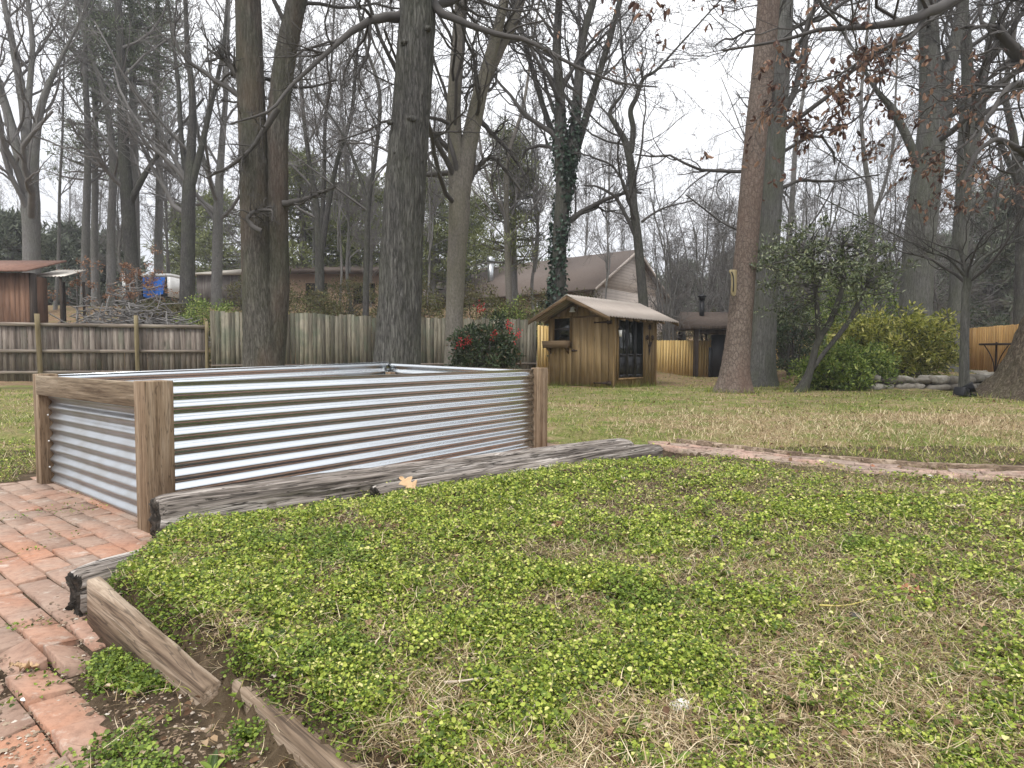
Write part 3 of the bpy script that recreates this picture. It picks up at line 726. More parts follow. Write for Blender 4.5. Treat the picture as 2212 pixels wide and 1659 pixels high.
def barge(yy, name='bargeboard'):
    m = MB()
    for sg in (1, -1):
        xe = PKX + sg * (W / 2 + EV); ze = PZ - SL * (W / 2 + EV)
        m.prism([(PKX, PZ + .006), (xe, ze + .006), (xe, ze - .1), (PKX, PZ - .105)], 1, yy, yy + .03)
    m.out(name, MT['shedtrim'], shed)
barge(F0 + .005); barge(F1 - .035)
for y in np.arange(.1, D, .36):
    m = MB(); m.prism([(.0, rz_(0) - .01), (EV + .0, rz_(EV) - .01), (EV, rz_(EV) - .075), (.0, rz_(0) - .1)], 1, y, y + .04); m.out('rafter_tail', MT['shedtrim'], shed)
    m = MB(); m.prism([(-W, rz_(0) - .01), (-W - EV, rz_(EV) - .01), (-W - EV, rz_(EV) - .075), (-W, rz_(0) - .1)], 1, y, y + .04); m.out('rafter_tail', MT['shedtrim'], shed)
m = MB(); m.box(-W, 0, .035, D - .03, 1.97, 1.985); m.out('ceiling_board', MT['darkwood'], shed)
# window with box
wx0, wx1, wz0, wz1 = -2.0, -1.44, 1.28, 1.94
w = MB()
for b in ((wx0 - .05, wx0, wz0 - .03, wz1 + .05), (wx1, wx1 + .05, wz0 - .03, wz1 + .05), (wx0, wx1, wz1, wz1 + .05), (wx0, wx1, wz0 - .03, wz0)): w.box(b[0], b[1], -.03, .01, b[2], b[3])
win = w.out('window', MT['shedtrimz'], shed)
m = MB(); m.box(wx0, wx1, -.006, -.002, wz0, wz1); m.out('pane', MT['glass'], win)
m = MB(); zc = (wz0 + wz1) / 2 + .03; m.box(wx0, wx1, -.02, -.007, zc - .015, zc + .015); m.box(wx0, wx0 + .03, -.02, -.007, wz0, zc - .016); m.box(wx1 - .03, wx1, -.02, -.007, wz0, zc - .016); m.out('sash', MT['darkwood'], win)
m = MB(); bx0, bx1 = -2.24, -1.4
m.prism([(-.30, 1.3), (-.275, 1.3), (-.225, 1.1), (-.25, 1.1)], 0, bx0, bx1); m.prism([(-.274, 1.298), (-.005, 1.298), (-.005, 1.1), (-.224, 1.1)], 0, bx0, bx0 + .02); m.prism([(-.274, 1.298), (-.005, 1.298), (-.005, 1.1), (-.224, 1.1)], 0, bx1 - .02, bx1)
m.box(bx0 + .021, bx1 - .021, -.22, -.005, 1.1, 1.12); m.prism([(-.2, 1.095), (-.004, 1.095), (-.004, .93)], 0, bx0 + .08, bx0 + .12); m.prism([(-.2, 1.095), (-.004, 1.095), (-.004, .93)], 0, bx1 - .12, bx1 - .08)
m.out('window_box', MT['shedtrim'], shed)
# plank door with strap hinges
dr = MB(); dx0, dx1 = -1.32, -.16
for a in np.arange(dx0, dx1 - .01, .232): dr.box(a + .006, min(a + .226, dx1), -.022, -.002, .04, 1.93)
door = dr.out('door', MT['shed'], shed)
def hinge(z):
    m = MB(); m.box(-.2, .02 - .08, -.034, -.023, z - .055, z + .055); m.prism([(-.2, z + .028), (-.56, z + .012), (-.6, z + .03), (-.63, z), (-.6, z - .03), (-.56, z - .012), (-.2, z - .028)], 1, -.033, -.024); m.out('hinge', MT['iron'], door)
hinge(1.78); hinge(.13)
m = MB(); m.box(-1.34, -1.18, -.036, -.023, 1.0, 1.035); m.tube([(-1.27, -.06, .985), (-1.27, -.06, 1.06)], .012, 6); m.box(-1.38, -1.34, -.036, -.003, .99, 1.045); m.out('latch', MT['iron'], door)
m = MB(); m.box(dx0 - .005, dx1, -.03, -.003, 1.935, 1.975); m.out('door_header', MT['shedtrim'], shed)
m = MB(); m.box(-1.5, -.55, -.2, -.03, -.06, .025); m.out('door_step', MT['shedtrim'], shed)
# flood lamp under the gable
m = MB(); m.lathe([(.0, .0), (.05, -.005), (.06, -.09), (.085, -.12), (.085, -.135), (.0, -.13)], (-1.28, -.13, 2.23), 14); m.tube([(-1.28, -.0, 2.2), (-1.28, -.08, 2.24), (-1.28, -.13, 2.23)], .015, 6)
m.out('lamp', MT['whitepaint'], shed, smooth=True)
# glazed panels in the long wall: black frame, three tall lights
gy0, gy1, gz0, gz1 = .2, 1.5, .27, 1.9
m = MB()
for b in ((gy0 - .06, gy0, gz0 - .06, gz1 + .04), (gy1, gy1 + .06, gz0 - .06, gz1 + .04), (gy0, gy1, gz0 - .06, gz0), (gy0, gy1, gz1, gz1 + .04)): m.box(.002, .04, b[0], b[1], b[2], b[3])
gl = m.out('window', MT['shedtrimz'], shed)
m = MB(); m.box(.003, .008, gy0, gy1, gz0, gz1); m.out('pane', MT['glass'], gl)
m = MB(); wv = (gy1 - gy0) / 3
for i in range(3):
    a, b = gy0 + i * wv + .004, gy0 + (i + 1) * wv - .004
    m.box(.009, .03, a, a + .055, gz0, gz1); m.box(.009, .03, b - .055, b, gz0, gz1); m.box(.009, .028, a + .056, b - .056, .86, .93); m.box(.009, .028, a + .056, b - .056, gz0, gz0 + .09); m.box(.009, .028, a + .056, b - .056, gz1 - .08, gz1)
    m.box(.009, .02, a + .056, b - .056, gz0 + .09, .86)
m.out('sash', MT['black'], gl)
# hanging cup lamp and metal flower ornament (separate things on the wall)
def shed_pt(x, y, z):
    c, s = math.cos(math.radians(-42)), math.sin(math.radians(-42)); return (2.72 + x * c - y * s, 16.0 + x * s + y * c, SZ + z)
lt = thing('hanging_lantern', shed_pt(.1, .16, 1.5), 'little white cup lantern on a dark bracket beside the shed window', 'lantern', rz=math.radians(-42))
m = MB(); m.lathe([(.0, -.11), (.035, -.11), (.05, .06), (.044, .06), (.03, -.1)], (0, 0, 0), 12); m.out('cup', MT['whitepaint'], lt, smooth=True)
m = MB(); m.tube([(0, 0, .06), (0, 0, .12), (-.02, 0, .2), (-.095, 0, .22)], .012, 6); m.lathe([(.0, .16), (.06, .11), (.055, .07), (.0, .075)], (0, 0, 0), 10); m.out('bracket', MT['black'], lt)
orn = thing('wall_flower_ornament', shed_pt(.03, 1.86, .95), 'dark metal flower ornament with three blooms on the shed wall', 'ornament', rz=math.radians(-42))
m = MB()
for (y, z) in ((0, .72), (-.14, .42), (.16, .42)):
    m.tube([(0, .0, -.02), (0, y * .35, z * .4), (0, y, z - .06)], .008, 5)
    m.tube([(0, y * .3, .2), (0, y * .3 + .06, .27), (0, y * .3 + .07, .33)], .012, 5)
m.tube([(0, 0, -.05), (0, .0, .3), (0, 0, .66)], .008, 5); m.out('stems', MT['iron'], orn)
for (y, z) in ((0, .75), (-.14, .45), (.16, .45)):
    m = MB()
    for k in range(7):
        a = k * 2 * PI / 7; m.tube([(.0, y, z), (.012, y + .045 * math.cos(a), z + .045 * math.sin(a)), (.0, y + .085 * math.cos(a), z + .085 * math.sin(a))], [.012, .024, .008], 5)
    m.lathe([(0, .03), (.03, .0), (0, -.03)], (.012, y, z), 8); m.out('bloom', MT['iron'], orn, smooth=True)

# ------------------------------------------------------------------ pavilion
px0, px1 = 7.35, 11.0; PY = 24.2; pz = gz(8, PY) - .02
pav = thing('garden_pavilion', (px0, PY, pz), 'dark open garden shelter with a shingled roof and a stove pipe', 'shelter')
Wp = px1 - px0
m = MB(); m.prism([(-.15, 2.02), (2.6, 2.02), (1.25, 2.75), (1.2, 2.75)], 0, -.22, Wp + .2); m.out('roof', MT['shingle'], pav)
m = MB(); m.box(-.16, Wp + .15, -.21, -.152, 1.95, 2.1); m.out('fascia', MT['darkwood'], pav)
for x, y in ((.02, 0), (Wp - .15, 0), (.02, 2.3), (Wp - .15, 2.3)):
    m = MB(); m.box(x, x + .17, y, y + .17, -.1, 1.95); m.out('post', MT['darkwood'], pav, bevel=.005)
m = MB(); m.box(.25, Wp - .2, 0.02, .1, 1.78, 1.95); m.out('beam', MT['darkwood'], pav)
m = MB(); m.box(.83, 1.45, .35, .42, 0, 1.77); m.box(.72, .83, .34, .4, 0, 1.25); m.out('screen_panel', MT['black'], pav)
m = MB(); x = 1.7
while x < Wp - .2: m.box(x + .005, x + .145, .6, .63, 0, 1.95); x += .15
m.out('back_wall', MT['greywall'], pav)
m = MB(); m.tube([(.58, .9, 2.3), (.58, .9, 3.2)], .1, 12); pp = m.out('stove_pipe', MT['black'], pav)
m = MB(); m.lathe([(.0, .2), (.19, .09), (.19, .05), (.12, .05), (.12, -.1), (.1, -.1)], (.58, .9, 3.3), 12); m.out('pipe_cap', MT['black'], pp)

# ------------------------------------------------------------------ houses and sheds beyond the fence
hang = math.atan2(.78, .62)     # gable direction
hz = 5.1
hs = thing('gable_house', (4.9, 36.0, hz - 2.9), 'brown roofed house with a cream sided gable rising behind the shed', 'house', rz=hang)
GW, HL, RS = 10.0, 16.0, 2.75  # gable width along local x, length along local y (leftwards)
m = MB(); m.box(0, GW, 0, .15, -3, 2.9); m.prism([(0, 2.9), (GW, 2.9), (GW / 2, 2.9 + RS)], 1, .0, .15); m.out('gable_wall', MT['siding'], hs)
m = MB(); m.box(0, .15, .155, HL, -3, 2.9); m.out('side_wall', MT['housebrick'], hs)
m = MB(); m.box(GW - .15, GW, .155, HL, -1, 2.9); m.prism([(0.2, 2.9), (GW - .2, 2.9), (GW / 2, 2.8 + RS)], 1, HL - .15, HL); m.out('back_wall', MT['housebrick'], hs)
m = MB(); sl = RS / (GW / 2)
for sg in (-1, 1):
    xe = GW / 2 + sg * (GW / 2 + .5); m.prism([(GW / 2, 2.98 + RS), (xe, 2.98 - .5 * sl), (xe, 2.84 - .5 * sl), (GW / 2, 2.84 + RS)], 1, -.4, HL + .4)
rf = m.out('roof', MT['shingle'], hs)
m = MB(); m.tube([(2.2, 10, 3.5), (2.2, 10, 5.6)], .22, 12); m.lathe([(.3, .0), (.3, .25), (.0, .4)], (2.2, 10, 5.6), 12); m.out('chimney_flue', MT['galvdull'], rf)
m = MB(); m.tube([(3.2, 4.2, 4.4), (3.2, 4.2, 5.0)], .06, 8); m.out('vent_pipe', MT['whitepaint'], rf)
m = MB()
for sg in (-1, 1):
    xe = GW / 2 + sg * (GW / 2 + .5); m.prism([(GW / 2, 2.99 + RS), (xe, 2.99 - .5 * sl), (xe, 2.78 - .5 * sl), (GW / 2, 2.78 + RS)], 1, -.45, -.402)
m.out('bargeboard', MT['siding'], hs)
for a in (3.0, 7.5):
    fm = MB(); [fm.box(.0 - .05, -.003, a + b0, a + b1, 1.0 + c0, 1.0 + c1) for b0, b1, c0, c1 in ((0, .08, 0, 1.3), (1.12, 1.2, 0, 1.3), (.08, 1.12, 0, .08), (.08, 1.12, 1.22, 1.3))]
    wf = fm.out('window', MT['whitepaint'], hs); pm = MB(); pm.box(-.03, -.004, a + .08, a + 1.12, 1.08, 2.22); pm.out('pane', MT['glass'], wf)

b0 = at(620, 640, 38); b1 = at(832, 640, 38)
h2 = thing('brick_bungalow', (b0[0], 38, 3.2), 'low tan brick bungalow with a flat pitched roof behind the fence', 'house')
Lw = b1[0] - b0[0]
m = MB(); m.box(0, Lw, 0, .2, -1.5, 3.0); m.box(0, .2, .21, 7, -1.5, 3.0); m.box(Lw - .2, Lw, .21, 7, -1.5, 3.0); m.out('wall', MT['housebrick'], h2)
m = MB(); m.prism([(-.7, 2.9), (8, 2.9), (8, 3.1), (3.7, 4.05), (-.7, 3.1)], 0, -.7, Lw + .7); m.out('roof', MT['shingle'], h2)
for a in (1.2, 4.2):
    fm = MB(); fm.box(a, a + .07, -.05, -.003, 1.0, 2.3); fm.box(a + 1.3, a + 1.37, -.05, -.003, 1.0, 2.3); fm.box(a + .07, a + 1.3, -.05, -.003, 2.23, 2.3); fm.box(a + .07, a + 1.3, -.05, -.003, 1.0, 1.07)
    wf = fm.out('window', MT['darkwood'], h2); pm = MB(); pm.box(a + .07, a + 1.3, -.03, -.004, 1.07, 2.23); pm.out('pane', MT['glass'], wf)

q = at(68, 690, 22)
rs = thing('rusty_shed', (q[0], 22, q[2] - .6), 'rust brown shed with a red leaf strewn roof at the far left', 'shed')
m = MB()
for a in np.arange(-3.2, -.01, .2): m.box(a + .004, a + .196, 0, .03, -.6, 2.3)
m.box(-.03, 0, .035, .8, -.6, 2.2); m.box(-3.2, -3.17, .035, .8, -.6, 2.2)
m.out('wall', MT['rustwall'], rs)
MT['redroof'] = plain('red_leafy_roof', (.2, .11, .08), .9, .6, 9)
m = MB(); m.prism([(-.4, 2.28), (-.4, 2.34), (1.6, 3.0), (1.6, 2.94)], 0, -3.6, .18); m.out('roof', MT['redroof'], rs)
m = MB(); m.box(-.0 + .003, .16, -.06, .1, -.6, 2.28); m.out('corner_post', MT['darkwood'], rs)
q = at(60, 600, 23)
cp = thing('carport', (q[0], 23, q[2] - 2.2), 'small lean-to with a pale corrugated metal roof next to the rusty shed', 'carport')
m = MB(); yy = np.linspace(0, 1.0, 61); V = []
for (t, xx, y, zz) in ((0, .15, 1.4, 2.68), (1, .3, -.3, 2.2)):
    V.append(np.column_stack([xx + yy * (1.1 if t == 0 else 1.3) - .0, np.full(61, y), zz + .015 * np.sin(yy * 60)]))
i = np.arange(60); m.add(np.concatenate(V), np.stack([i, i + 1, 62 + i, 61 + i], -1)); o = m.out('roof', MT['ridge'], cp); o.modifiers.new('t', 'SOLIDIFY').thickness = .02
for x, y in ((.4, -.2), (1.4, -.2), (.4, 1.3), (1.2, 1.3)):
    m = MB(); m.tube([(x, y, -.8), (x, y, 2.2)], .05, 6); m.out('post', MT['darkwood'], cp)
q0 = at(265, 652, 30)
tr = thing('utility_trailer', (q0[0], 30, q0[2]), 'white enclosed trailer with a bright blue tarp over its open side', 'trailer')
m = MB(); m.box(0, 2.45, 0, 1.8, 1.25, 1.4); m.box(0, .3, 0, 1.8, .15, 1.24); m.box(2.25, 2.45, 0, 1.8, .25, 1.24); m.box(.31, 2.24, 1.7, 1.8, .25, 1.24); m.out('shell', MT['whitepaint'], tr)
m = MB(); m.box(.31, 2.24, .05, 1.69, .2, .26); m.box(.32, 1.05, .1, .2, .27, 1.2); m.out('dark_interior', MT['black'], tr)
s_, w_ = np.meshgrid(np.linspace(0, 1, 30), np.linspace(0, 1, 20)); m = MB()
V = np.stack([1.08 + s_ * 1.12 * (1 - .12 * w_ * (s_ > .7)), -.03 - .05 * fbm(np.stack([s_ * 9, w_ * 2, 0 * s_], -1), 2) - .02, 1.2 - w_ * (.95 + .1 * np.sin(s_ * 5))], -1).reshape(-1, 3)
I = np.arange(600).reshape(20, 30); m.add(V, np.stack([I[:-1, :-1], I[:-1, 1:], I[1:, 1:], I[1:, :-1]], -1).reshape(-1, 4)); o = m.out('tarp', MT['tarp'], tr, smooth=True); o.modifiers.new('t', 'SOLIDIFY').thickness = .008
for x in (.5, 1.9):
    m = MB(); m.lathe([(.0, -.09), (.26, -.09), (.3, -.05), (.3, .05), (.26, .09), (.0, .09)], (0, 0, 0), 18); o = m.out('wheel', MT['black'], tr); o.location = (x, .2, .0); o.rotation_euler = (PI / 2, 0, 0)
q0 = at(425, 610, 42)
wr = thing('white_outbuilding', (q0[0], 42, q0[2] - 1.5), 'long low white roofed outbuilding glimpsed between the trunks', 'outbuilding')
m = MB(); m.box(0, 3.2, 0, 3, 0, 2.0); m.out('wall', MT['greywall'], wr)
m = MB(); m.prism([(-.3, 2.0), (3.5, 2.0), (3.5, 2.4), (-.3, 2.1)], 1, -.3, 3.3); m.out('roof', MT['ridge'], wr)

# ------------------------------------------------------------------ stone wall, iron stand, spotlight
sw = None; m = MB(); r = R_(5)
wp = resample(WALL, 300); sg = np.r_[0, np.cumsum(np.linalg.norm(np.diff(wp, axis=0), axis=1))]
for course in range(2):
    s = .0
    while s < sg[-1]:
        Ls = r.uniform(.22, .75); Hs = .19 * r.uniform(.8, 1.15); x, y = np.interp(s, sg, wp[:, 0]), np.interp(s, sg, wp[:, 1]); x2, y2 = np.interp(s + .05, sg, wp[:, 0]), np.interp(s + .05, sg, wp[:, 1])
        d = nrm(np.array([[x2 - x, y2 - y]]))[0] if abs(x2 - x) + abs(y2 - y) > 1e-6 else np.array([.6, .8])
        th = np.linspace(0, 2 * PI, 14, endpoint=False) + r.uniform(0, .4); ph = np.linspace(-PI / 2, PI / 2, 8)
        c = np.cos(ph)[:, None] ** .5; pc = np.sign(np.cos(th)) * np.abs(np.cos(th)) ** .45; ps = np.sign(np.sin(th)) * np.abs(np.sin(th)) ** .45
        q = np.stack([c * pc * Ls / 2, c * ps * (.2 + .05 * (2 - course)), (np.sign(np.sin(ph)) * np.abs(np.sin(ph)) ** .6)[:, None] * Hs / 2 + 0 * pc], -1)
        q *= 1 + .9 * (fbm(q * 6 + s * 3 + course * 9, 3) - .5)[..., None]
        xy = q[..., :1] * d + q[..., 1:2] * np.array([-d[1], d[0]]) + np.array([x, y]) + d * Ls / 2
        q = q + r.normal(0, .013, q.shape) * (np.abs(np.sin(ph))[:, None, None] < .99)
        V = np.concatenate([xy, q[..., 2:] + .09 + course * .185 + r.normal(0, .02)], -1).reshape(-1, 3)
        i = np.arange(7)[:, None] * 14; j = np.arange(14)[None]; m.add(V, np.stack([i + j, i + (j + 1) % 14, i + 14 + (j + 1) % 14, i + 14 + j], -1).reshape(-1, 4))
        s += Ls * .97
o = m.out('stone_wall', MT['stone']); tag(o, 'low dry stacked stone wall curving in front of the yellow bush', 'stone wall')

sp = at(2144, 795, 15.6)
st = thing('iron_stand', (sp[0], 15.6, gz(sp[0], 15.6)), 'rusty iron pedestal with a flat round top beside the big leaning trunk', 'stand')
tz = at(2144, 744, 15.6)[2] - gz(sp[0], 15.6)
m = MB(); m.lathe([(0, .03), (.36, .03), (.37, .0), (.36, -.02), (.0, -.02)], (.08, 0, tz), 28); m.out('top', MT['iron'], st)
m = MB(); m.tube([(0.08, 0, 0), (.08, 0, tz + .06)], .022, 8); m.out('pole', MT['iron'], st)
for k in range(4):
    a = k * PI / 2 + .1; pr = [(.03, tz * .4), (.08, tz * .62), (.2, tz * .82), (.34, tz - .03)]
    m = MB(); m.tube(resample([(.08 + p[0] * math.cos(a), p[0] * math.sin(a), p[1]) for p in pr], 12), .012, 6); m.out('brace', MT['iron'], st, smooth=True)

q = gp(2090, 856, .03)
sl_ = thing('garden_spotlight', (q[0], q[1], gz(q[0], q[1])), 'black garden spotlight sitting in the grass by the big trunk', 'spotlight', rz=.4)
m = MB(); m.lathe([(.0, -.11), (.07, -.11), (.11, .1), (.12, .12), (.1, .12), (.0, .06)], (0, 0, 0), 16); o = m.out('lamp_head', MT['black'], sl_, smooth=True); o.location = (.0, 0, .17); o.rotation_euler = (1.2, 0, .5)
m = MB(); m.box(-.1, .1, -.09, .09, 0, .03); m.box(-.13, -.11, -.02, .02, .03, .2); m.box(.11, .13, -.02, .02, .03, .2); m.out('bracket', MT['black'], sl_)
m = MB(); m.box(-.33, -.15, -.12, .1, 0, .19, rot=[[.94, 0, .34], [0, 1, 0], [-.34, 0, .94]]); m.out('ballast_box', MT['black'], sl_, bevel=.015)
m = MB(); m.tube(resample([(.08, 0, .05), (.2, -.1, .03), (.3, .0, .06), (.42, -.12, .02), (.6, -.05, .02)], 24), .018, 6); m.out('cord', MT['black'], sl_, smooth=True)

# ------------------------------------------------------------------ trees
def trunk_mesh(stems, rng, sides=28, dens=9, ridge=.05, fr=9, flare=0.0, lump=.06, flen=.3):
    """stems: list of arrays (k,4) x,y,z,r -> one mesh with bark relief"""
    m = MB()
    for si, s in enumerate(stems):
        s = np.asarray(s, float); L = np.linalg.norm(np.diff(s[:, :3], axis=0), axis=1).sum(); n = int(min(260, max(10, L * dens)))
        q = resample(s, n); P, Rr = q[:, :3], np.maximum(q[:, 3], .004)
        Rr = Rr[:, None] * np.ones(sides)
        a = np.arange(sides) * 2 * PI / sides; z = P[:, 2:3]; seed = rng.uniform(0, 50)
        h = (z - z[0]) if True else z
        pr = np.stack(np.broadcast_arrays(np.cos(a)[None] * fr * .35 + seed, np.sin(a)[None] * fr * .35, z * 3.2), -1)
        rd = np.abs(fbm(pr, 3) - .5) * 4 - .6
        lp = fbm(np.stack(np.broadcast_arrays(np.cos(a)[None] * .9 + seed, np.sin(a)[None] * .9, z * .8), -1), 2) - .5
        k = 1 + ridge * rd + lump * 2 * lp
        if flare and si == 0:
            k = k + flare * np.exp(-h / flen) * (.55 + .6 * np.abs(np.cos(2.5 * a + seed))[None] ** 1.5) + flare * .25 * np.exp(-h / (flen * 3))
        T = nrm(np.gradient(P, axis=0)); wv = ss(.2, 1.6, h) if flare else 1.0; T = nrm(T * wv + (1 - wv) * np.array([0, 0, 1.])); ref = np.array([0, 1., 0]) if abs(T[0, 1]) < .8 else np.array([1., 0, 0])
        A = nrm(np.cross(T, ref)); B = np.cross(T, A); rr = Rr * k
        V = P[:, None] + rr[..., None] * (np.cos(a)[:, None] * A[:, None] + np.sin(a)[:, None] * B[:, None])
        i = np.arange(n - 1)[:, None] * sides; j = np.arange(sides)[None]
        Q = np.stack([i + j, i + (j + 1) % sides, i + sides + (j + 1) % sides, i + sides + j], -1).reshape(-1, 4)
        m.add(V.reshape(-1, 3), Q)
    return m

def spawn(P, Rr, k, ratio, ang, n, wander, up, rng, t0=.2, t1=1.0, rk=.55, rmin=.004, taper=.35, lmin=.0, lmax=99):
    M, pn, _ = P.shape; idx = np.repeat(np.arange(M), k); N = len(idx)
    t = (t0 + (t1 - t0) * rng.random(N)) * (pn - 1); i = np.minimum(t.astype(int), pn - 2); f = (t - i)
    a, b = P[idx, i], P[idx, i + 1]; pos = a + (b - a) * f[:, None]; tan = nrm(b - a)
    r0 = (Rr[idx, i] * (1 - f) + Rr[idx, i + 1] * f) * rk * rng.uniform(.7, 1.1, N); r0 = np.maximum(r0, rmin)
    pl = np.linalg.norm(np.diff(P, axis=1), axis=2).sum(1)[idx]
    L = np.clip(pl * ratio * (1.2 - .6 * t / (pn - 1)) * rng.uniform(.55, 1.25, N), lmin, lmax)
    rv = nrm(np.cross(tan, rng.normal(0, 1, (N, 3)))); th = ang * rng.uniform(.65, 1.3, N)
    d = tan * np.cos(th)[:, None] + rv * np.sin(th)[:, None]
    Q = np.empty((N, n, 3)); Q[:, 0] = pos; RR = np.empty((N, n)); step = (L / (n - 1))[:, None]
    for s in range(1, n):
        d = nrm(d + rng.normal(0, wander, (N, 3)) + np.array([0, 0, up])); Q[:, s] = Q[:, s - 1] + d * step
    RR[:] = r0[:, None] * np.linspace(1, taper, n)[None]
    return Q, np.maximum(RR, rmin * .8)

def poly(stem, n=24):
    q = resample(np.asarray(stem, float), n); return q[None, :, :3], np.maximum(q[None, :, 3], .003)

def crown(stems, rng, lv, rmin, hmin=None):
    """lv: list of spawn kwargs per level; returns lists of (P,R) per level"""
    out = []; base = [poly(s) for s in stems]
    P = np.concatenate([b[0] for b in base]); Rr = np.concatenate([b[1] for b in base])
    for q in lv:
        q = dict(q); P2, R2 = spawn(P, Rr, rng=rng, rmin=rmin, **q); out.append((P2, R2)); P, Rr = P2, R2
    return out
def crown_mb(levels, first_sides=6):
    m = MB()
    for i, (P, Rr) in enumerate(levels):
        V, Q = tubes(P, Rr, max(3, first_sides - i)); m.add(V, Q)
    return m

LV_BIG = [dict(k=15, ratio=.4, ang=1.0, n=9, wander=.22, up=.05, t0=.32, rk=.36), dict(k=7, ratio=.5, ang=.75, n=7, wander=.25, up=.03, t0=.25), dict(k=7, ratio=.5, ang=.7, n=5, wander=.25, up=.02, t0=.2), dict(k=4, ratio=.5, ang=.6, n=4, wander=.2, up=0, t0=.2)]
LV_MID = [dict(k=15, ratio=.34, ang=.85, n=8, wander=.2, up=.08, t0=.3, rk=.42), dict(k=7, ratio=.5, ang=.7, n=6, wander=.24, up=.05, t0=.2), dict(k=6, ratio=.5, ang=.65, n=4, wander=.22, up=.03, t0=.2), dict(k=3, ratio=.5, ang=.6, n=3, wander=.2, up=0, t0=.2)]
LV_FAR = [dict(k=13, ratio=.32, ang=.75, n=7, wander=.2, up=.1, t0=.25, rk=.42), dict(k=7, ratio=.48, ang=.65, n=5, wander=.22, up=.06, t0=.2), dict(k=6, ratio=.5, ang=.6, n=4, wander=.22, up=.03, t0=.15)]

def stem_px(pts, Y, ext=True, y2=None):
    """pts [(px,py,wpx)], depth Y (or interpolated to y2)"""
    out = []
    for i, (a, b, w) in enumerate(pts):
        yy = Y if y2 is None else Y + (y2 - Y) * i / (len(pts) - 1); p = at(a, b, yy); out.append([*p, w / 2 / F * yy])
    if ext:
        a, b = np.array(out[-2]), np.array(out[-1]); e = b + (b - a) / max(np.linalg.norm((b - a)[:3]), .1) * 2.5; e[3] = b[3] * .8; out.append(list(e))
    return np.array(out)

def tree(name, label, Y, stems, mat, lv=LV_MID, seed=0, sides=28, dens=9, ridge=.05, fr=9, flare=.0, flen=.3, limbs=(), group=None, cat='tree', twig=None, rmin=None, base_at=None, leaves=None, lump=.05, ground_base=True, extra=None):
    rng = R_(seed); stems = [np.array(s, float) for s in stems]
    b = stems[0][0].copy()
    if ground_base:
        g = gz(b[0], b[1]); 
        if b[2] > g - .1:
            nb = b.copy(); nb[2] = g - .12; nb[3] = b[3] * 1.04; 
            stems[0] = np.vstack([nb, stems[0]]) if b[2] - g > .25 else np.vstack([nb, stems[0][1:]])
        else: g = b[2]
        b[2] = g
    base = b[:3]
    t = thing(name, base, label, cat, group)
    loc = [np.column_stack([s[:, :3] - base, s[:, 3]]) for s in stems]
    tm = trunk_mesh(loc, rng, sides, dens, ridge, fr, flare, lump, flen).out('trunk', mat, t, smooth=True)
    rmin = rmin or max(.0035, Y * .00022)
    lv_ = crown(loc, rng, lv, rmin)
    m = crown_mb(lv_)
    lim = [np.column_stack([np.asarray(l, float)[:, :3] - base, np.asarray(l, float)[:, 3]]) for l in limbs]
    tips = lv_[-1]; ltips = []
    if lim:
        for l in lim:
            P, Rr = poly(l, 20); w = np.cumsum(rng.normal(0, 1, P.shape), 1) * Rr[..., None] * .25; w[:, 0] = 0; P = P + w; V, Q = tubes(P, Rr, 9); m.add(V, Q)
            a = spawn(P, Rr, 16, .34, .8, 8, .24, .02, rng, .15, 1, .45, rmin); b_ = spawn(*a, 5, .5, .7, 5, .24, .0, rng, .2, 1, .55, rmin); c_ = spawn(*b_, 4, .55, .65, 4, .24, .0, rng, .2, 1, .6, rmin)
            for i, (pp, rr) in enumerate((a, b_, c_)):
                V, Q = tubes(pp, rr, 5 - min(i, 2)); m.add(V, Q)
            ltips.append(c_[0])
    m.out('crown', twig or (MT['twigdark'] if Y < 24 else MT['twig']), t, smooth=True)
    if leaves and ltips: tips = (np.concatenate(ltips), None)
    if leaves:
        cnt, Ln, Wd, lm, sel = leaves
        P = tips[0]; rr = R_(seed + 99); ok = sel(P[:, -1] + base) if sel else np.ones(len(P), bool); P = P[ok]
        if len(P):
            ii = rr.integers(0, len(P), cnt); tt = rr.uniform(.3, 1, cnt) * (P.shape[1] - 1); i0 = np.minimum(tt.astype(int), P.shape[1] - 2)
            pos = P[ii, i0] + (P[ii, i0 + 1] - P[ii, i0]) * (tt - i0)[:, None]
            ax = rr.normal(0, .6, (cnt, 3)) + np.array([0, 0, -.8]); nm = rr.normal(0, 1, (cnt, 3))
            V, Q = leaf_mesh(pos, ax, nm, Ln * rr.uniform(.6, 1.3, cnt), Wd * rr.uniform(.6, 1.3, cnt), .35); put('dead_leaves', make_mesh('dead_leaves', V, Q), lm, t)
    if extra: extra(t, base, loc, rng)
    return t

def foliage_puffs(centers, rad, n, L, Wd, rng, flat=.7, up=.2):
    C = np.repeat(centers, n, 0); N = len(C); rr = np.repeat(np.broadcast_to(rad, (len(centers),)), n)
    d = nrm(rng.normal(0, 1, (N, 3))); pos = C + d * (rr * rng.random(N) ** .5)[:, None] * np.array([1, 1, flat])
    ax = d + rng.normal(0, .5, (N, 3)) + np.array([0, 0, up]); nm = rng.normal(0, .7, (N, 3)) + np.array([0, 0, 1.])
    return leaf_mesh(pos, ax, nm, L * rng.uniform(.6, 1.3, N), Wd * rng.uniform(.6, 1.3, N), .2)

S = stem_px
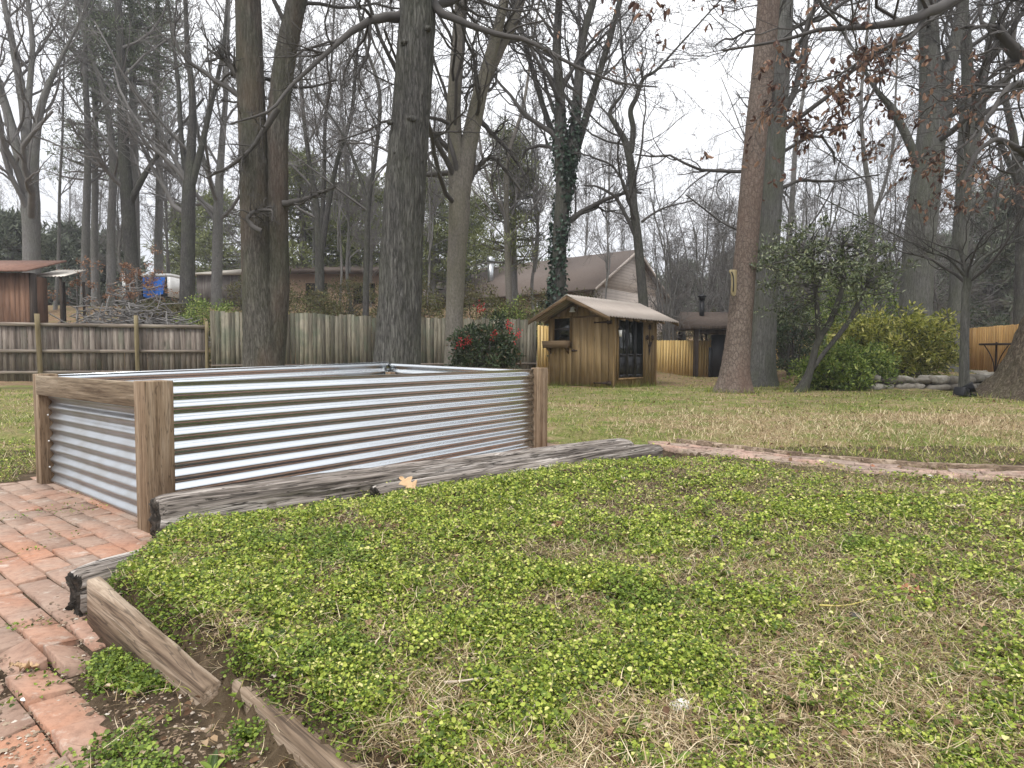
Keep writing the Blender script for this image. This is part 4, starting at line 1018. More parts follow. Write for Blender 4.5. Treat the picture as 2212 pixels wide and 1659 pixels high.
# --- the big trees of the yard
# twin trunk
Y = 12.6
tree('oak_tree', 'thick twin trunked oak with rough bark rising just behind the raised bed', Y,
     [S([(573, 862, 92), (568, 785, 78), (558, 640, 66), (552, 480, 60), (546, 300, 57), (540, 130, 54), (534, -40, 50)], Y),
      S([(588, 800, 50), (600, 640, 46), (601, 500, 42), (600, 360, 42), (603, 240, 44), (617, 120, 42), (640, 10, 38), (655, -60, 36)], Y + .1)],
     MT['oaktwin'], [dict(LV_BIG[0], t0=.62, k=7, rk=.25)] + LV_BIG[1:], 11, 90, 20, .06, 13, .35,
     limbs=[S([(548, 270, 26), (530, 180, 22), (500, 140, 16), (470, 110, 9)], Y, False), S([(600, 235, 14), (560, 300, 9), (520, 345, 8), (455, 380, 5)], Y - .6, False),
            S([(610, 440, 16), (660, 425, 10), (720, 400, 6)], Y, False), S([(565, 500, 13), (540, 480, 10), (553, 460, 8), (585, 458, 6), (588, 480, 4)], Y - .5, False)])
Y = 10.3
def knots(t, base, loc, rng):
    for (px, py, s) in ((875, 92, .07), (925, 62, .06), (888, 258, .09), (842, 265, .05), (855, 330, .05)):
        p = at(px, py, Y - .27) - base
        th = np.linspace(0, 2 * PI, 12, endpoint=False); ph = np.linspace(-PI / 2, PI / 2, 8)
        q = np.stack([np.cos(ph)[:, None] * np.cos(th), np.cos(ph)[:, None] * np.sin(th), np.sin(ph)[:, None] + 0 * th], -1); q = q * s * np.array([1.1, 1, .8]) * (1 + .5 * (fbm(q * 2 + px, 2) - .5)[..., None])
        i = np.arange(7)[:, None] * 12; j = np.arange(12)[None]
        m = MB(); m.add((q + p).reshape(-1, 3), np.stack([i + j, i + (j + 1) % 12, i + 12 + (j + 1) % 12, i + 12 + j], -1).reshape(-1, 4)); m.out('burl', MT['oak'], t, smooth=True)
tree('oak_tree', 'broad straight oak with deep grey furrowed bark behind the middle of the raised bed', Y,
     [S([(856, 895, 104), (858, 785, 97), (864, 640, 91), (871, 480, 87), (881, 330, 83), (893, 180, 79), (901, 60, 76), (903, -60, 74)], Y)],
     MT['oak'], [dict(LV_BIG[0], t0=.75, k=5)] + LV_BIG[1:], 12, 150, 26, .05, 17, .3, extra=knots,
     limbs=[S([(868, 34, 24), (815, 48, 17), (760, 78, 13), (712, 112, 10), (640, 178, 8), (585, 240, 6), (500, 268, 4)], Y, False, 8.2),
            S([(800, 55, 8), (792, 120, 6), (770, 160, 5), (780, 190, 4)], Y - .5, False),
            S([(936, 8, 20), (975, 42, 15), (1050, 68, 12), (1140, 92, 10), (1230, 140, 7), (1330, 180, 5), (1420, 190, 3)], Y, False, 8.5)])
Y = 14.2
tree('forked_tree', 'pale smooth barked tree forking twice beside the red berried bush', Y,
     [S([(980, 850, 44), (981, 700, 38), (986, 560, 40), (992, 440, 46), (985, 330, 34), (980, 240, 30), (988, 120, 29), (997, 0, 27), (1000, -40, 26)], Y),
      S([(995, 430, 40), (1010, 330, 36), (1024, 260, 34), (1040, 190, 30), (1068, 90, 24), (1090, 0, 20)], Y), S([(1040, 200, 24), (1078, 110, 22), (1112, 40, 20), (1135, -30, 18)], Y + .3)],
     MT['maple'], [dict(LV_BIG[0], rk=.28)] + LV_BIG[1:], 13, 28, 10, .025, 8, .25,
     limbs=[S([(1000, 420, 12), (1030, 360, 10), (1060, 350, 8), (1120, 420, 5)], Y, False), S([(975, 330, 14), (930, 290, 10), (880, 268, 6)], Y, False), S([(1030, 250, 12), (1090, 320, 8), (1140, 390, 5)], Y + 1, False)])
def ivy(t, base, loc, rng):
    pts = []
    for s in loc[:2]:
        q = resample(s, 200); z = q[:, 2]; pts.append(q)
    q = np.concatenate(pts); q = q[(q[:, 2] < 9.6 - .0)]; N = 8000; i = rng.integers(0, len(q), N); a = rng.uniform(0, 2 * PI, N)
    h = q[i, 2]; top = ss(9.6, 6.0, h); keep = rng.random(N) < (.15 + .6 * top) * ss(.36, .55, fbm(np.stack([np.cos(a) * 1.2, np.sin(a) * 1.2, h * .9], -1), 2)); i, a = i[keep], a[keep]; N = len(i)
    rr = q[i, 3] * 1.02 + rng.gamma(1.5, .02, N); d = np.stack([np.cos(a), np.sin(a), rng.normal(0, .15, N)], -1)
    pos = q[i, :3] + d * rr[:, None] + rng.normal(0, .04, (N, 3)); V, Q = leaf_mesh(pos, rng.normal(0, .6, (N, 3)) + np.array([0, 0, -.6]), d + rng.normal(0, .5, (N, 3)), rng.uniform(.08, .16, N), rng.uniform(.07, .14, N), .2)
    put('ivy', make_mesh('ivy', V, Q), MT['ivy'], t)
Y = 21.5
tree('ivy_clad_tree', 'tall forked tree wrapped in dark ivy rising behind the shed roof', Y,
     [S([(1200, 690, 32), (1206, 600, 30), (1210, 500, 31), (1218, 400, 34), (1212, 330, 30), (1210, 220, 22), (1203, 110, 19), (1208, 0, 15)], Y),
      S([(1222, 400, 28), (1240, 300, 24), (1248, 200, 20), (1258, 90, 18), (1282, 0, 15)], Y), S([(1230, 380, 20), (1252, 300, 17), (1285, 190, 15), (1318, 80, 13), (1345, -20, 11)], Y + .4),
      S([(1212, 330, 16), (1180, 250, 12), (1150, 150, 11), (1125, 60, 10), (1100, -20, 8)], Y + .6)],
     MT['darkbark'], LV_MID, 14, 24, 8, .03, 8, .1, extra=ivy, twig=MT['twigdark'])
Y = 21
tree('crooked_tree', 'thin dark crooked tree with a Y fork right behind the shed', Y,
     [S([(1392, 700, 22), (1386, 610, 20), (1378, 520, 19), (1368, 440, 18), (1364, 370, 18), (1352, 310, 15), (1330, 270, 11), (1318, 240, 8), (1350, 190, 6), (1345, 120, 5)], Y),
      S([(1362, 330, 15), (1368, 280, 12), (1362, 240, 11), (1375, 210, 10), (1390, 170, 8), (1420, 150, 6), (1470, 95, 4)], Y)],
     MT['darkbark'], LV_MID, 15, 16, 9, .03, 6, .1, twig=MT['twigdark'],
     limbs=[S([(1380, 520, 10), (1355, 470, 8), (1330, 430, 7), (1295, 405, 5), (1262, 400, 3)], Y, False), S([(1366, 440, 6), (1330, 370, 5), (1290, 345, 4), (1240, 330, 3)], Y, False), S([(1386, 480, 6), (1430, 450, 4), (1500, 430, 3)], Y, False)])
Y = 14.2
tree('pine_tree', 'tall red barked pine with a flared foot on the lawn right of the shed', Y,
     [S([(1582, 858, 64), (1590, 780, 55), (1600, 680, 50), (1610, 560, 48), (1622, 420, 46), (1634, 280, 45), (1650, 130, 45), (1664, -50, 43)], Y)],
     MT['pine'], [dict(LV_BIG[0], t0=.9, k=3)] + LV_BIG[1:3], 16, 90, 20, .03, 14, .6, flen=.22)
pq = thing('wooden_plaque', at(1583, 632, 13.85), 'curved bare wood slab hung on the red pine trunk', 'plaque')
m = MB(); prof = [(-.05, .0), (-.03, -.06), (.02, -.09), (.06, -.06), (.075, .05), (.08, .5), (.06, .52), (-.08, .52), (-.1, .48), (-.055, .4), (-.045, .2)]
m.prism(prof, 1, -.03, .01); m.out('slab', MT['fpost'], pq, bevel=.008)
m = MB(); m.tube(resample([(-.05, -.035, .47), (-.01, -.038, .36), (-.0, -.038, .2), (-.005, -.036, .02)], 14), .014, 6); m.out('hook', MT['black'], pq)
Y = 17.2
tree('oak_tree', 'straight grey oak standing close behind the red pine', Y,
     [S([(1642, 842, 62), (1646, 760, 54), (1654, 620, 50), (1662, 480, 46), (1671, 340, 44), (1680, 200, 43), (1689, 60, 42), (1694, -60, 40)], Y)],
     MT['greybark'], [dict(LV_BIG[0], rk=.26, t0=.45)] + LV_BIG[1:], 17, 60, 16, .05, 12, .45,
     limbs=[S([(1690, 240, 16), (1720, 160, 12), (1735, 60, 10), (1760, 0, 8)], Y, False), S([(1670, 420, 9), (1730, 395, 7), (1800, 395, 5), (1900, 380, 3)], Y, False), S([(1640, 520, 5), (1560, 480, 4), (1480, 420, 3)], Y, False)])
Y = 19
LFR = (2600, .13, .06, MT['brownleaf'], None)
tree('oak_tree', 'stout oak with a mossy lower trunk rising behind the yellow bush', Y,
     [S([(1972, 830, 66), (1976, 700, 62), (1984, 560, 60), (1995, 440, 58), (2008, 330, 56), (2010, 250, 44), (2008, 120, 38), (2002, 0, 34), (2000, -50, 32)], Y),
      S([(2010, 340, 40), (2035, 250, 36), (2042, 170, 30), (2068, 80, 24), (2085, -20, 20)], Y), S([(1990, 380, 18), (1965, 310, 17), (1930, 240, 15), (1890, 190, 9), (1850, 120, 6)], Y)],
     MT['greybark'], [dict(LV_BIG[0], rk=.26, t0=.45)] + LV_BIG[1:], 18, 60, 14, .045, 12, .2)
Y = 20.5
tree('slim_tree', 'slim twin stemmed tree in front of the orange tan fence', Y,
     [S([(2062, 800, 42), (2066, 700, 34), (2072, 560, 30), (2080, 440, 30), (2086, 300, 28), (2090, 160, 22), (2082, 40, 20), (2080, -40, 18)], Y), S([(2080, 430, 26), (2098, 340, 22), (2118, 240, 18), (2128, 140, 13), (2150, 20, 10)], Y)],
     MT['greybark'], LV_MID, 19, 24, 8, .03, 9, .2)
Y = 14.5
tree('dogwood_tree', 'low bare dogwood with bent spreading branches near the iron stand', Y,
     [S([(2082, 860, 20), (2084, 720, 17), (2086, 640, 16), (2090, 605, 16), (2080, 560, 9), (2070, 520, 7), (2078, 460, 5)], Y),
      S([(2090, 610, 12), (2110, 570, 10), (2150, 540, 8), (2190, 520, 6), (2240, 500, 4)], Y), S([(2088, 600, 9), (2050, 560, 7), (2010, 545, 5), (1960, 520, 3)], Y), S([(2095, 590, 7), (2130, 520, 6), (2160, 440, 5), (2200, 400, 3)], Y + .3)],
     MT['greybark'], [dict(LV_MID[0], k=12, ratio=.45, t0=.35, up=0)] + LV_MID[1:3], 20, 14, 14, .03, 6, .1)
# the big leaning trunk at the right edge, its limbs carry dead leaves across the top right
Y = 12.4
def T(px, py, w, y): p = at(px, py, y); return [*p, w / 2 / F * y]
tree('oak_tree', 'huge oak trunk with spreading roots at right, dead leaves on its boughs', Y,
     [np.array([[11.3, Y, .02, .95], [11.38, Y, .5, .88], [11.55, Y, 1.3, .8], [11.8, Y, 2.5, .74], [11.9, Y, 4.5, .68], [12, Y, 7.5, .6], [12.1, Y, 11, .5]])],
     MT['oakbrown'], [dict(LV_BIG[0], t0=.6, k=8)] + LV_BIG[1:], 21, 150, 22, .05, 17, .6, flen=.42,
     limbs=[np.array([[11.9, Y, 6.6, .16], T(2230, -60, 32, 10.5), T(2040, 12, 24, 9.3), T(1960, 48, 18, 8.8), T(1860, 63, 13, 8.5), T(1770, 68, 9, 8.4), T(1700, 88, 7, 8.3), T(1560, 110, 4, 8.2)]),
            np.array([T(2000, 30, 12, 9.2), T(1960, 85, 8, 8.6), T(1890, 110, 6, 8.4), T(1800, 165, 5, 8.3), T(1700, 190, 3, 8.2)]),
            np.array([[11.8, Y, 4.3, .12], T(2212, 320, 14, 11.3), T(2160, 300, 11, 10.8), T(2110, 330, 8, 10.6), T(2080, 400, 5, 10.4)]),
            np.array([[11.9, Y, 5.4, .12], T(2215, 190, 14, 11), T(2160, 225, 11, 10.6), T(2110, 290, 8, 10.4), T(2060, 330, 5, 10.2)]),
            np.array([T(1960, 50, 8, 8.9), T(1900, 170, 6, 8.8), T(1850, 260, 4, 8.7), T(1760, 290, 3, 8.7)])],
     leaves=(1700, .1, .045, MT['brownleaf'], None), rmin=.003)

# --- evergreen shrubs and bushes
def bush(name, label, cx, cy, zb, rx, ry, h, n, L, Wd, mat, seed, npuff=70, puffr=.24, cat='bush', stems=True, hollow=.35, trunk=None, group=None, stem_mat=None, flat=.8, zc=.45, berries=None, sink=0):
    rng = R_(seed); z0 = zb if zb is not None else gz(cx, cy); t = thing(name, (cx, cy, z0), label, cat, group)
    d = nrm(rng.normal(0, 1, (npuff * 3, 3))); d = d[d[:, 2] > -.75][:npuff]; rr = (hollow + (1 - hollow) * rng.random(len(d)) ** .6)
    lump = .75 + .5 * fbm(d * 1.6 + seed, 2)
    C = d * (rr * lump)[:, None] * np.array([rx, ry, h * (1 - zc)]) + np.array([0, 0, h * zc]); C[:, 2] = np.maximum(C[:, 2], .12 * h if not trunk else C[:, 2].min())
    m = MB()
    for c in C[::2]:
        b = np.array([rng.normal(0, .12 * rx), rng.normal(0, .12 * ry), 0]) if not trunk else None
        if trunk: q = trunk[rng.integers(len(trunk) // 2, len(trunk))]; b = np.array(q[:3]) - np.array([cx, cy, z0])
        mid = b * .4 + c * .6 + rng.normal(0, .08 * rx, 3); m.tube(resample([b, mid, c], 6), np.linspace(.022, .006, 6), 5, False)
    if trunk is None or True: m.out('stems', stem_mat or MT['twigdark'], t, smooth=True)
    V, Q = foliage_puffs(C, puffr * rng.uniform(.7, 1.3, len(C)), max(1, n // len(C)), L, Wd, rng, flat)
    V[:, 2] = np.maximum(V[:, 2], .02)
    put('foliage', make_mesh('foliage', V, Q), mat, t)
    if berries:
        for (dx, dy, dz) in berries:
            m = MB()
            for _ in range(20):
                p = np.array([dx, dy, dz]) + rng.normal(0, 1, 3) * np.array([.045, .045, .06]); ph = np.linspace(-PI / 2, PI / 2, 5)
                m.lathe(np.column_stack([np.cos(ph) * .016, np.sin(ph) * .016]), tuple(p), 7)
            m.out('berry_cluster', MT['berry'], t, smooth=True)
    return t
Yn = 12.4
nb = at(1050, 790, Yn)
def rel(px, py, dy=-.45): p = at(px, py, Yn + dy); return (p[0] - nb[0], dy, p[2] - gz(nb[0], Yn))
bush('nandina_bush', 'dark green bush with red berry clusters between the old fence and the raised bed', nb[0], Yn, None, .68, .6, 1.75, 7500, .085, .035, MT['nandina'], 31, 110, .17, berries=[rel(996, 742), rel(1010, 735), rel(1068, 720), rel(1100, 706), rel(1118, 728), rel(1038, 668, -.2)], zc=.4)
# holly-like evergreen with twisted trunk
Yh = 14.4
hb = gp(1735, 850, .03)
hstem = S([(1722, 852, 26), (1748, 805, 15), (1766, 740, 13), (1795, 690, 12), (1822, 610, 10), (1820, 530, 7)], Yh, False)
hs2 = S([(1752, 800, 12), (1782, 760, 11), (1836, 690, 10), (1872, 610, 7)], Yh, False); hs3 = S([(1768, 740, 11), (1764, 650, 10), (1752, 540, 7)], Yh, False)
def hleaves(t, base, loc, rng):
    cs = []
    for i in range(190):
        px, py = rng.normal(1785, 85), rng.normal(575, 75)
        e = ((px - 1785) / 145) ** 2 + ((py - 578) / 125) ** 2
        if e < 1: cs.append(at(px, py, Yh + rng.normal(0, .75)) - base)
    for (a, b, n, s) in ((1690, 600, 14, 22), (1900, 580, 20, 30), (1700, 690, 8, 20), (1850, 560, 14, 30), (1700, 540, 8, 25)):
        for _ in range(n): cs.append(at(rng.normal(a, s), rng.normal(b, s), Yh + rng.normal(0, .5)) - base)
    C = np.array(cs); m = MB()
    ends = np.concatenate([resample(l, 30)[15:, :3] for l in loc])
    for c in C:
        e = ends[np.argmin(((ends - c) ** 2).sum(1) + rng.random(len(ends)) * .3)]; m.tube(resample([e, (e + c) / 2 + rng.normal(0, .08, 3), c], 5), np.linspace(.018, .005, 5), 4, False)
    m.out('branches', MT['twigdark'], t)
    V, Q = foliage_puffs(C,   .17 * rng.uniform(.6, 1.4, len(C)), 27, .095, .038, rng, .75); put('foliage', make_mesh('foliage', V, Q), MT['holly'], t)
tree('holly_tree', 'small dark evergreen tree with a twisted leaning trunk and glossy leaves', Yh, [hstem, hs2, hs3], MT['darkbark'], [dict(k=4, ratio=.3, ang=.8, n=5, wander=.2, up=.05, t0=.6)], 22, 20, 20, .05, 8, .5, extra=hleaves)
yb = at(1945, 800, 16.4)
bush('azalea_bush', 'big rounded yellow green bush behind the stone wall', yb[0] - .05, 16.9, None, 1.95, 1.3, 1.88, 13000, .13, .045, MT['yellowbush'], 33, 170, .26, zc=.42)
gb = at(1835, 830, 15.0)
bush('azalea_bush', 'mid green bush spreading low in front of the yellow green one', gb[0], 15.3, None, 1.35, .85, 1.25, 12000, .085, .036, MT['greenbush'], 34, 130, .22, zc=.4)
p = at(1710, 800, 19.5); bush('evergreen_shrub', 'dark shrub filling the gap between the grey oak and the holly', p[0], 19.5, None, .9, .8, 2.2, 5000, .1, .04, MT['nandina'], 35, 60, .28)
p = at(1850, 700, 22); bush('evergreen_shrub', 'tall loose olive shrub behind the holly and the yellow bush', p[0], 22, None, 2.0, 1.2, 3.6, 6000, .13, .045, MT['greenbush'], 36, 90, .4)
# scrub on the slope beyond the old fence
SCRUB = [(30, 20, 1.3, 1.3, 'shrub', 'in front of the rusty shed'), (165, 22, 1.5, 1.2, 'shrub', 'between the rusty shed and the brush pile'), (400, 20.5, 1.2, 1.4, 'shrub', 'beside the right end of the brush pile'), (455, 24, 1.3, 1.8, 'greenbush', 'above the corner where the two old fences meet'),
    (505, 22, 1.0, 1.6, 'shrub', 'against the near side of the twin oak'), (640, 24, 1.4, 2.5, 'shrub', 'just past the twin oak, over the mossy fence'), (700, 23, 1.3, 2.6, 'shrub', 'in front of the bungalow windows'), (770, 22, 1.4, 1.6, 'shrub', 'against the broad straight oak'),
    (740, 27, 1.6, 2.2, 'shrub', 'close against the bungalow wall'), (925, 23, 1.4, 2.8, 'shrub', 'in the gap between the straight oak and the forked tree'), (1035, 24, 1.6, 2.8, 'shrub', 'above the red berried bush'), (1105, 24, 1.3, 2.0, 'greenbush', 'at the foot of the olive pine'),
    (1160, 24, 1.3, 2.2, 'shrub', 'where the mossy fence ends beside the shed'), (1280, 27, 1.5, 2.2, 'shrub', 'behind the shed roof below the gable house'), (340, 26, 1.4, 1.1, 'shrub', 'in front of the blue tarp'), (1450, 28.5, 1.3, 2.3, 'shrub', 'over the yellow fence next to the shed'),
    (1530, 30, 1.5, 3.0, 'shrub', 'behind the stove pipe of the shelter'), (1610, 30, 1.5, 3.2, 'shrub', 'behind the red pine and the shelter roof'), (2100, 27, 1.8, 3.2, 'nandina', 'over the orange tan fence'), (870, 26, 1.6, 2.6, 'shrub', 'hidden in part by the straight oak'), (560, 26, 1.6, 2.2, 'shrub', 'hidden in part by the twin oak'), (1340, 30, 1.6, 2.4, 'shrub', 'below the house gable, over the shed')]
for i, (px, Y, rx, h, mt, where) in enumerate(SCRUB):
    x = (px - CX) / F * Y
    bush('scrub_bush', ('green leafy scrub ' if mt != 'shrub' else 'brown olive scrub ') + where, x, Y, None, rx, 1.0, h, 3800, .1, .04, MT[mt], 50 + i, 60, .34, group='scrub beyond the fences')
# brush pile against the left fence
bp = at(270, 690, 18.6); t = thing('brush_pile', (bp[0], 18.8, gz(bp[0], 18.8)), 'heap of cut sticks piled just beyond the left fence', 'brush pile')
r = R_(61); m = MB(); n = 900; P0 = np.stack([r.normal(0, 1.2, n), r.normal(0, .45, n), np.abs(r.normal(.6, .6, n))], -1); P0[:, 2] *= np.exp(-(P0[:, 0] / 2.2) ** 2); d = nrm(r.normal(0, 1, (n, 3)) * np.array([1, .6, .5])) * r.uniform(.3, .9, n)[:, None]
P = np.stack([P0 - d / 2, P0 + r.normal(0, .05, (n, 3)), P0 + d / 2], 1); P[..., 2] = np.abs(P[..., 2]); P[..., 2] += 1.05 - .0
V, Q = tubes(P, np.tile(np.array([.02, .016, .008]), (n, 1)), 4); m.add(V, Q); V2 = None; m.out('sticks', MT['twig'], t)

# --- woods beyond: pines, bare trees
def pine(name, label, px, py, Y, wpx, top, crown_from, spread, mat, seed, lean=0, npuff=70, nper=42, puff=.55, L=.26, Wd=.035, group=None, bmat=None):
    rng = R_(seed); g = None
    b = at(px, py, Y); t_ = at(px + lean, top, Y); base = np.array([b[0], Y, gz(b[0], Y)])
    t = thing(name, base, label, 'pine tree', group)
    st = np.array([[0, 0, -.2, wpx / 2 / F * Y * 1.15], *[[(t_[0] - b[0]) * f + rng.normal(0, .06), 0, (t_[2] - base[2]) * f, wpx / 2 / F * Y * (1 - .65 * f)] for f in (.15, .35, .55, .75, 1)]])
    trunk_mesh([st], rng, 14, 4, .03, 6, .1).out('trunk', bmat or MT['farbark'], t, smooth=True)
    H = t_[2] - base[2]; m = MB(); C = []
    for i in range(npuff):
        f = crown_from + (1 - crown_from) * rng.random() ** .8; q = np.array([np.interp(f * H, st[:, 2], st[:, k]) for k in range(3)]); a = rng.uniform(0, 2 * PI)
        rad = spread * (1.05 - .75 * (f - crown_from) / (1 - crown_from + 1e-6)) * rng.uniform(.25, 1.1); e = q + np.array([math.cos(a) * rad, math.sin(a) * rad, rad * rng.uniform(-.1, .3)])
        m.tube(resample([q, (q + e) / 2 + rng.normal(0, .12, 3), e], 6), np.linspace(.06, .015, 6) * Y / 28, 4, False); C.append(e); C.append(q * .35 + e * .65 + rng.normal(0, .15, 3))
    m.out('branches', MT['twig'], t)
    V, Q = foliage_puffs(np.array(C), puff * rng.uniform(.6, 1.3, len(C)), nper, L, Wd, rng, .6, .3); put('foliage', make_mesh('foliage', V, Q), mat, t)
    return t
PG = 'pines of the woods beyond the fences'
pine('pine_tree', 'tall dark pine with its needles high above the blue tarp trailer', 292, 640, 31, 22, -150, .45, 2.9, MT['needle'], 71, -8, 150, group=PG)
pine('pine_tree', 'tall dark pine with stacked needle tufts left of the trailer', 207, 640, 32, 16, -110, .35, 3.0, MT['needle'], 72, -6, 150, group=PG)
pine('pine_tree', 'tall dark pine with a bare lower stem behind the brush pile', 345, 630, 33, 18, -160, .5, 2.9, MT['needle'], 73, -8, 130, group=PG)
pine('pine_tree', 'olive green pine with a rounded crown between ivy tree and forked tree', 1108, 630, 30, 22, 285, .25, 2.9, MT['needleyellow'], 74, -3, 110, group=PG, nper=55)
for i, (px, Y, top, sp, lab) in enumerate([(655, 40, 340, 3.6, 'bushy olive pine beside the bungalow, next to the twin oak'), (735, 43, 400, 3.6, 'bushy olive pine above the middle of the bungalow roof'), (800, 41, 385, 3.6, 'bushy olive pine touching the straight oak, above the bungalow'), (935, 42, 370, 3.4, 'bushy olive pine between the straight oak and the forked tree'),
        (1010, 46, 430, 3.4, 'lower olive pine just past the forked tree'), (470, 50, 420, 3.6, 'far olive pine next to the twin oak, above the white outbuilding'), (395, 52, 455, 3.5, 'far low olive pine behind the many forked hickory')]):
    pine('pine_tree', lab, px, 640, Y, 20, top, .22, sp, MT['needleyellow'], 80 + i, 0, 80, 48, .8, .4, .07, PG)
for i, (px, Y, top, sp, lab) in enumerate([(20, 38, 470, 3.5, 'dense dark evergreen above the rusty shed roof'), (90, 42, 520, 3.5, 'dense dark evergreen behind the lean-to roof'), (150, 45, 500, 3.5, 'dense dark evergreen behind the left fence post'), (235, 46, 510, 3.5, 'dense dark evergreen left of the blue tarp trailer'),
        (2130, 36, 420, 3.0, 'dense dark evergreen above the orange tan fence'), (2195, 33, 380, 3.0, 'tallest dense evergreen at the right edge'), (2260, 36, 400, 3.2, 'dense evergreen cut by the right edge'), (2040, 44, 520, 3.0, 'low far evergreen beside the mossy oak'), (1580, 50, 560, 4, 'far evergreen behind the red pine'), (1480, 55, 575, 4, 'far low evergreen above the yellow fence'), (1700, 48, 540, 4, 'far evergreen behind the holly crown')]):
    pine('pine_tree', lab, px, 660, Y, 20, top, .08, sp, MT['farneedle'], 100 + i, 0, 80, 48, .85, .42, .08, PG)

# bare trees with stems read off the photograph
WG = 'bare trees of the woods beyond the fences'
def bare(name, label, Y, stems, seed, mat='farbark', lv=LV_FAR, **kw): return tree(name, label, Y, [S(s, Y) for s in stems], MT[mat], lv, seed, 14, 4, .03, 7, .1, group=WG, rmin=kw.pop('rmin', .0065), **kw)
bare('maple_tree', 'pale many stemmed tree fanning out at the far left', 27, [[(70, 640, 34), (68, 520, 32), (66, 430, 34), (60, 330, 22), (50, 220, 18), (30, 110, 13), (10, 10, 10)], [(62, 430, 24), (40, 330, 20), (18, 250, 17), (0, 190, 14), (-20, 120, 12)], [(70, 400, 22), (76, 300, 18), (92, 220, 14), (120, 150, 9), (150, 90, 6)], [(62, 330, 14), (62, 220, 12), (70, 100, 10), (60, 0, 8)]], 131)
bare('gum_tree', 'dark straight tree with a fork just left of the trailer tarp', 29, [[(290, 650, 30), (284, 560, 27), (276, 440, 26), (268, 330, 22), (264, 200, 18), (258, 60, 15), (252, -40, 13)], [(276, 450, 16), (300, 400, 13), (330, 350, 9), (370, 300, 6)]], 132, 'darkbark')
bare('gum_tree', 'thin straight tree beside the stacked needle pine', 30, [[(182, 640, 16), (186, 480, 15), (190, 300, 13), (184, 150, 10), (186, 0, 8)]], 133)
bare('gum_tree', 'slim tree with wide low boughs behind the left fence post', 30, [[(240, 650, 18), (240, 500, 16), (244, 350, 14), (228, 220, 11), (205, 140, 9), (180, 60, 7)]], 134)
bare('hickory_tree', 'sturdy many forked tree standing left of the twin oak', 27, [[(404, 650, 30), (406, 540, 28), (408, 430, 26), (412, 340, 20), (416, 220, 14), (405, 100, 10), (400, 0, 8)], [(408, 420, 18), (432, 330, 13), (455, 230, 10), (480, 120, 8), (490, 10, 6)], [(406, 400, 14), (392, 300, 10), (385, 180, 8), (370, 60, 6)]], 135, 'darkbark')
bare('hickory_tree', 'short pale trunk close to the left side of the twin oak', 30, [[(468, 630, 22), (470, 520, 21), (472, 430, 18), (478, 330, 14), (488, 200, 10), (492, 60, 8)], [(470, 440, 12), (445, 360, 9), (430, 300, 7), (418, 220, 5)]], 136)
bare('thicket_tree', 'many stemmed dark tree between the twin oak and the straight oak', 26, [[(690, 680, 20), (690, 560, 19), (684, 450, 14), (668, 350, 10), (655, 240, 8), (648, 120, 6), (640, 0, 5)], [(692, 560, 14), (708, 450, 12), (728, 350, 9), (760, 240, 8), (770, 120, 6), (790, 0, 5)], [(690, 540, 12), (700, 400, 9), (702, 280, 7), (715, 150, 5), (722, 20, 4)]], 137, 'darkbark', LV_MID)
bare('thicket_tree', 'leaning thin tree left of the straight oak', 24, [[(790, 690, 14), (792, 560, 13), (796, 440, 11), (812, 330, 9), (820, 200, 8), (790, 100, 6), (770, 0, 5)], [(796, 440, 8), (770, 360, 7), (740, 290, 5), (700, 230, 4)]], 138, 'darkbark', LV_MID)
bare('thicket_tree', 'thin tree between the forked tree and the ivy clad one', 28, [[(1100, 660, 14), (1096, 540, 13), (1094, 420, 11), (1100, 330, 9), (1130, 230, 7), (1150, 100, 5)], [(1096, 470, 8), (1060, 400, 6), (1040, 330, 5), (1030, 240, 4)]], 139, 'maple')
bare('slender_tree', 'slender tree crossing behind the fork of the grey oak', 26, [[(1700, 700, 14), (1702, 560, 13), (1712, 420, 11), (1720, 300, 9), (1738, 180, 7), (1745, 40, 5)]], 140)
bare('slender_tree', 'slender tree in the gap left of the mossy oak', 28, [[(1880, 700, 14), (1884, 560, 13), (1880, 430, 11), (1866, 330, 9), (1860, 220, 7), (1870, 100, 5)], [(1882, 480, 8), (1910, 400, 7), (1930, 310, 5), (1935, 200, 4)]], 141)
bare('slender_tree', 'tall bare tree along the right edge behind the dogwood', 24, [[(2205, 690, 26), (2208, 540, 24), (2204, 420, 20), (2190, 300, 15), (2172, 200, 11), (2190, 80, 8), (2200, -20, 6)], [(2200, 400, 12), (2160, 310, 10), (2130, 280, 7), (2110, 220, 5)]], 142, 'darkbark')

# smaller bare trees that cannot be told apart: three kinds, copied
def kind_tree(seed, H, stems):
    rng = R_(seed); t = thing('bare_tree', (0, 0, 0), 'one of many slender bare trees in the far woods', 'tree', 'slender trees of the far woods')
    st = []
    for k in range(stems):
        a = rng.uniform(0, 6.28); ln = rng.uniform(.02, .14) * (k > 0 or .4); b0 = H * (0 if k == 0 else rng.uniform(.12, .35))
        p = np.array([[math.cos(a) * ln * h * (h / H) + rng.normal(0, .07), math.sin(a) * ln * h + rng.normal(0, .07), b0 + h, .085 * (1 - .85 * h / H) * (1 if k == 0 else .7)] for h in np.linspace(0, H * (1 if k == 0 else .7), 7)])
        if k: p[0, :2] = 0
        st.append(p)
    tr_ = trunk_mesh(st, rng, 8, 3, .02, 5, .1).out('trunk', MT['farbark'], t, smooth=True)
    lv = [dict(k=20, ratio=.26, ang=.75, n=6, wander=.2, up=.1, t0=.18, rk=.45), dict(k=7, ratio=.5, ang=.65, n=5, wander=.22, up=.06, t0=.2), dict(k=6, ratio=.5, ang=.6, n=4, wander=.22, up=.03, t0=.15)]
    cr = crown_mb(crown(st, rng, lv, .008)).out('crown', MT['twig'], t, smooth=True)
    return t
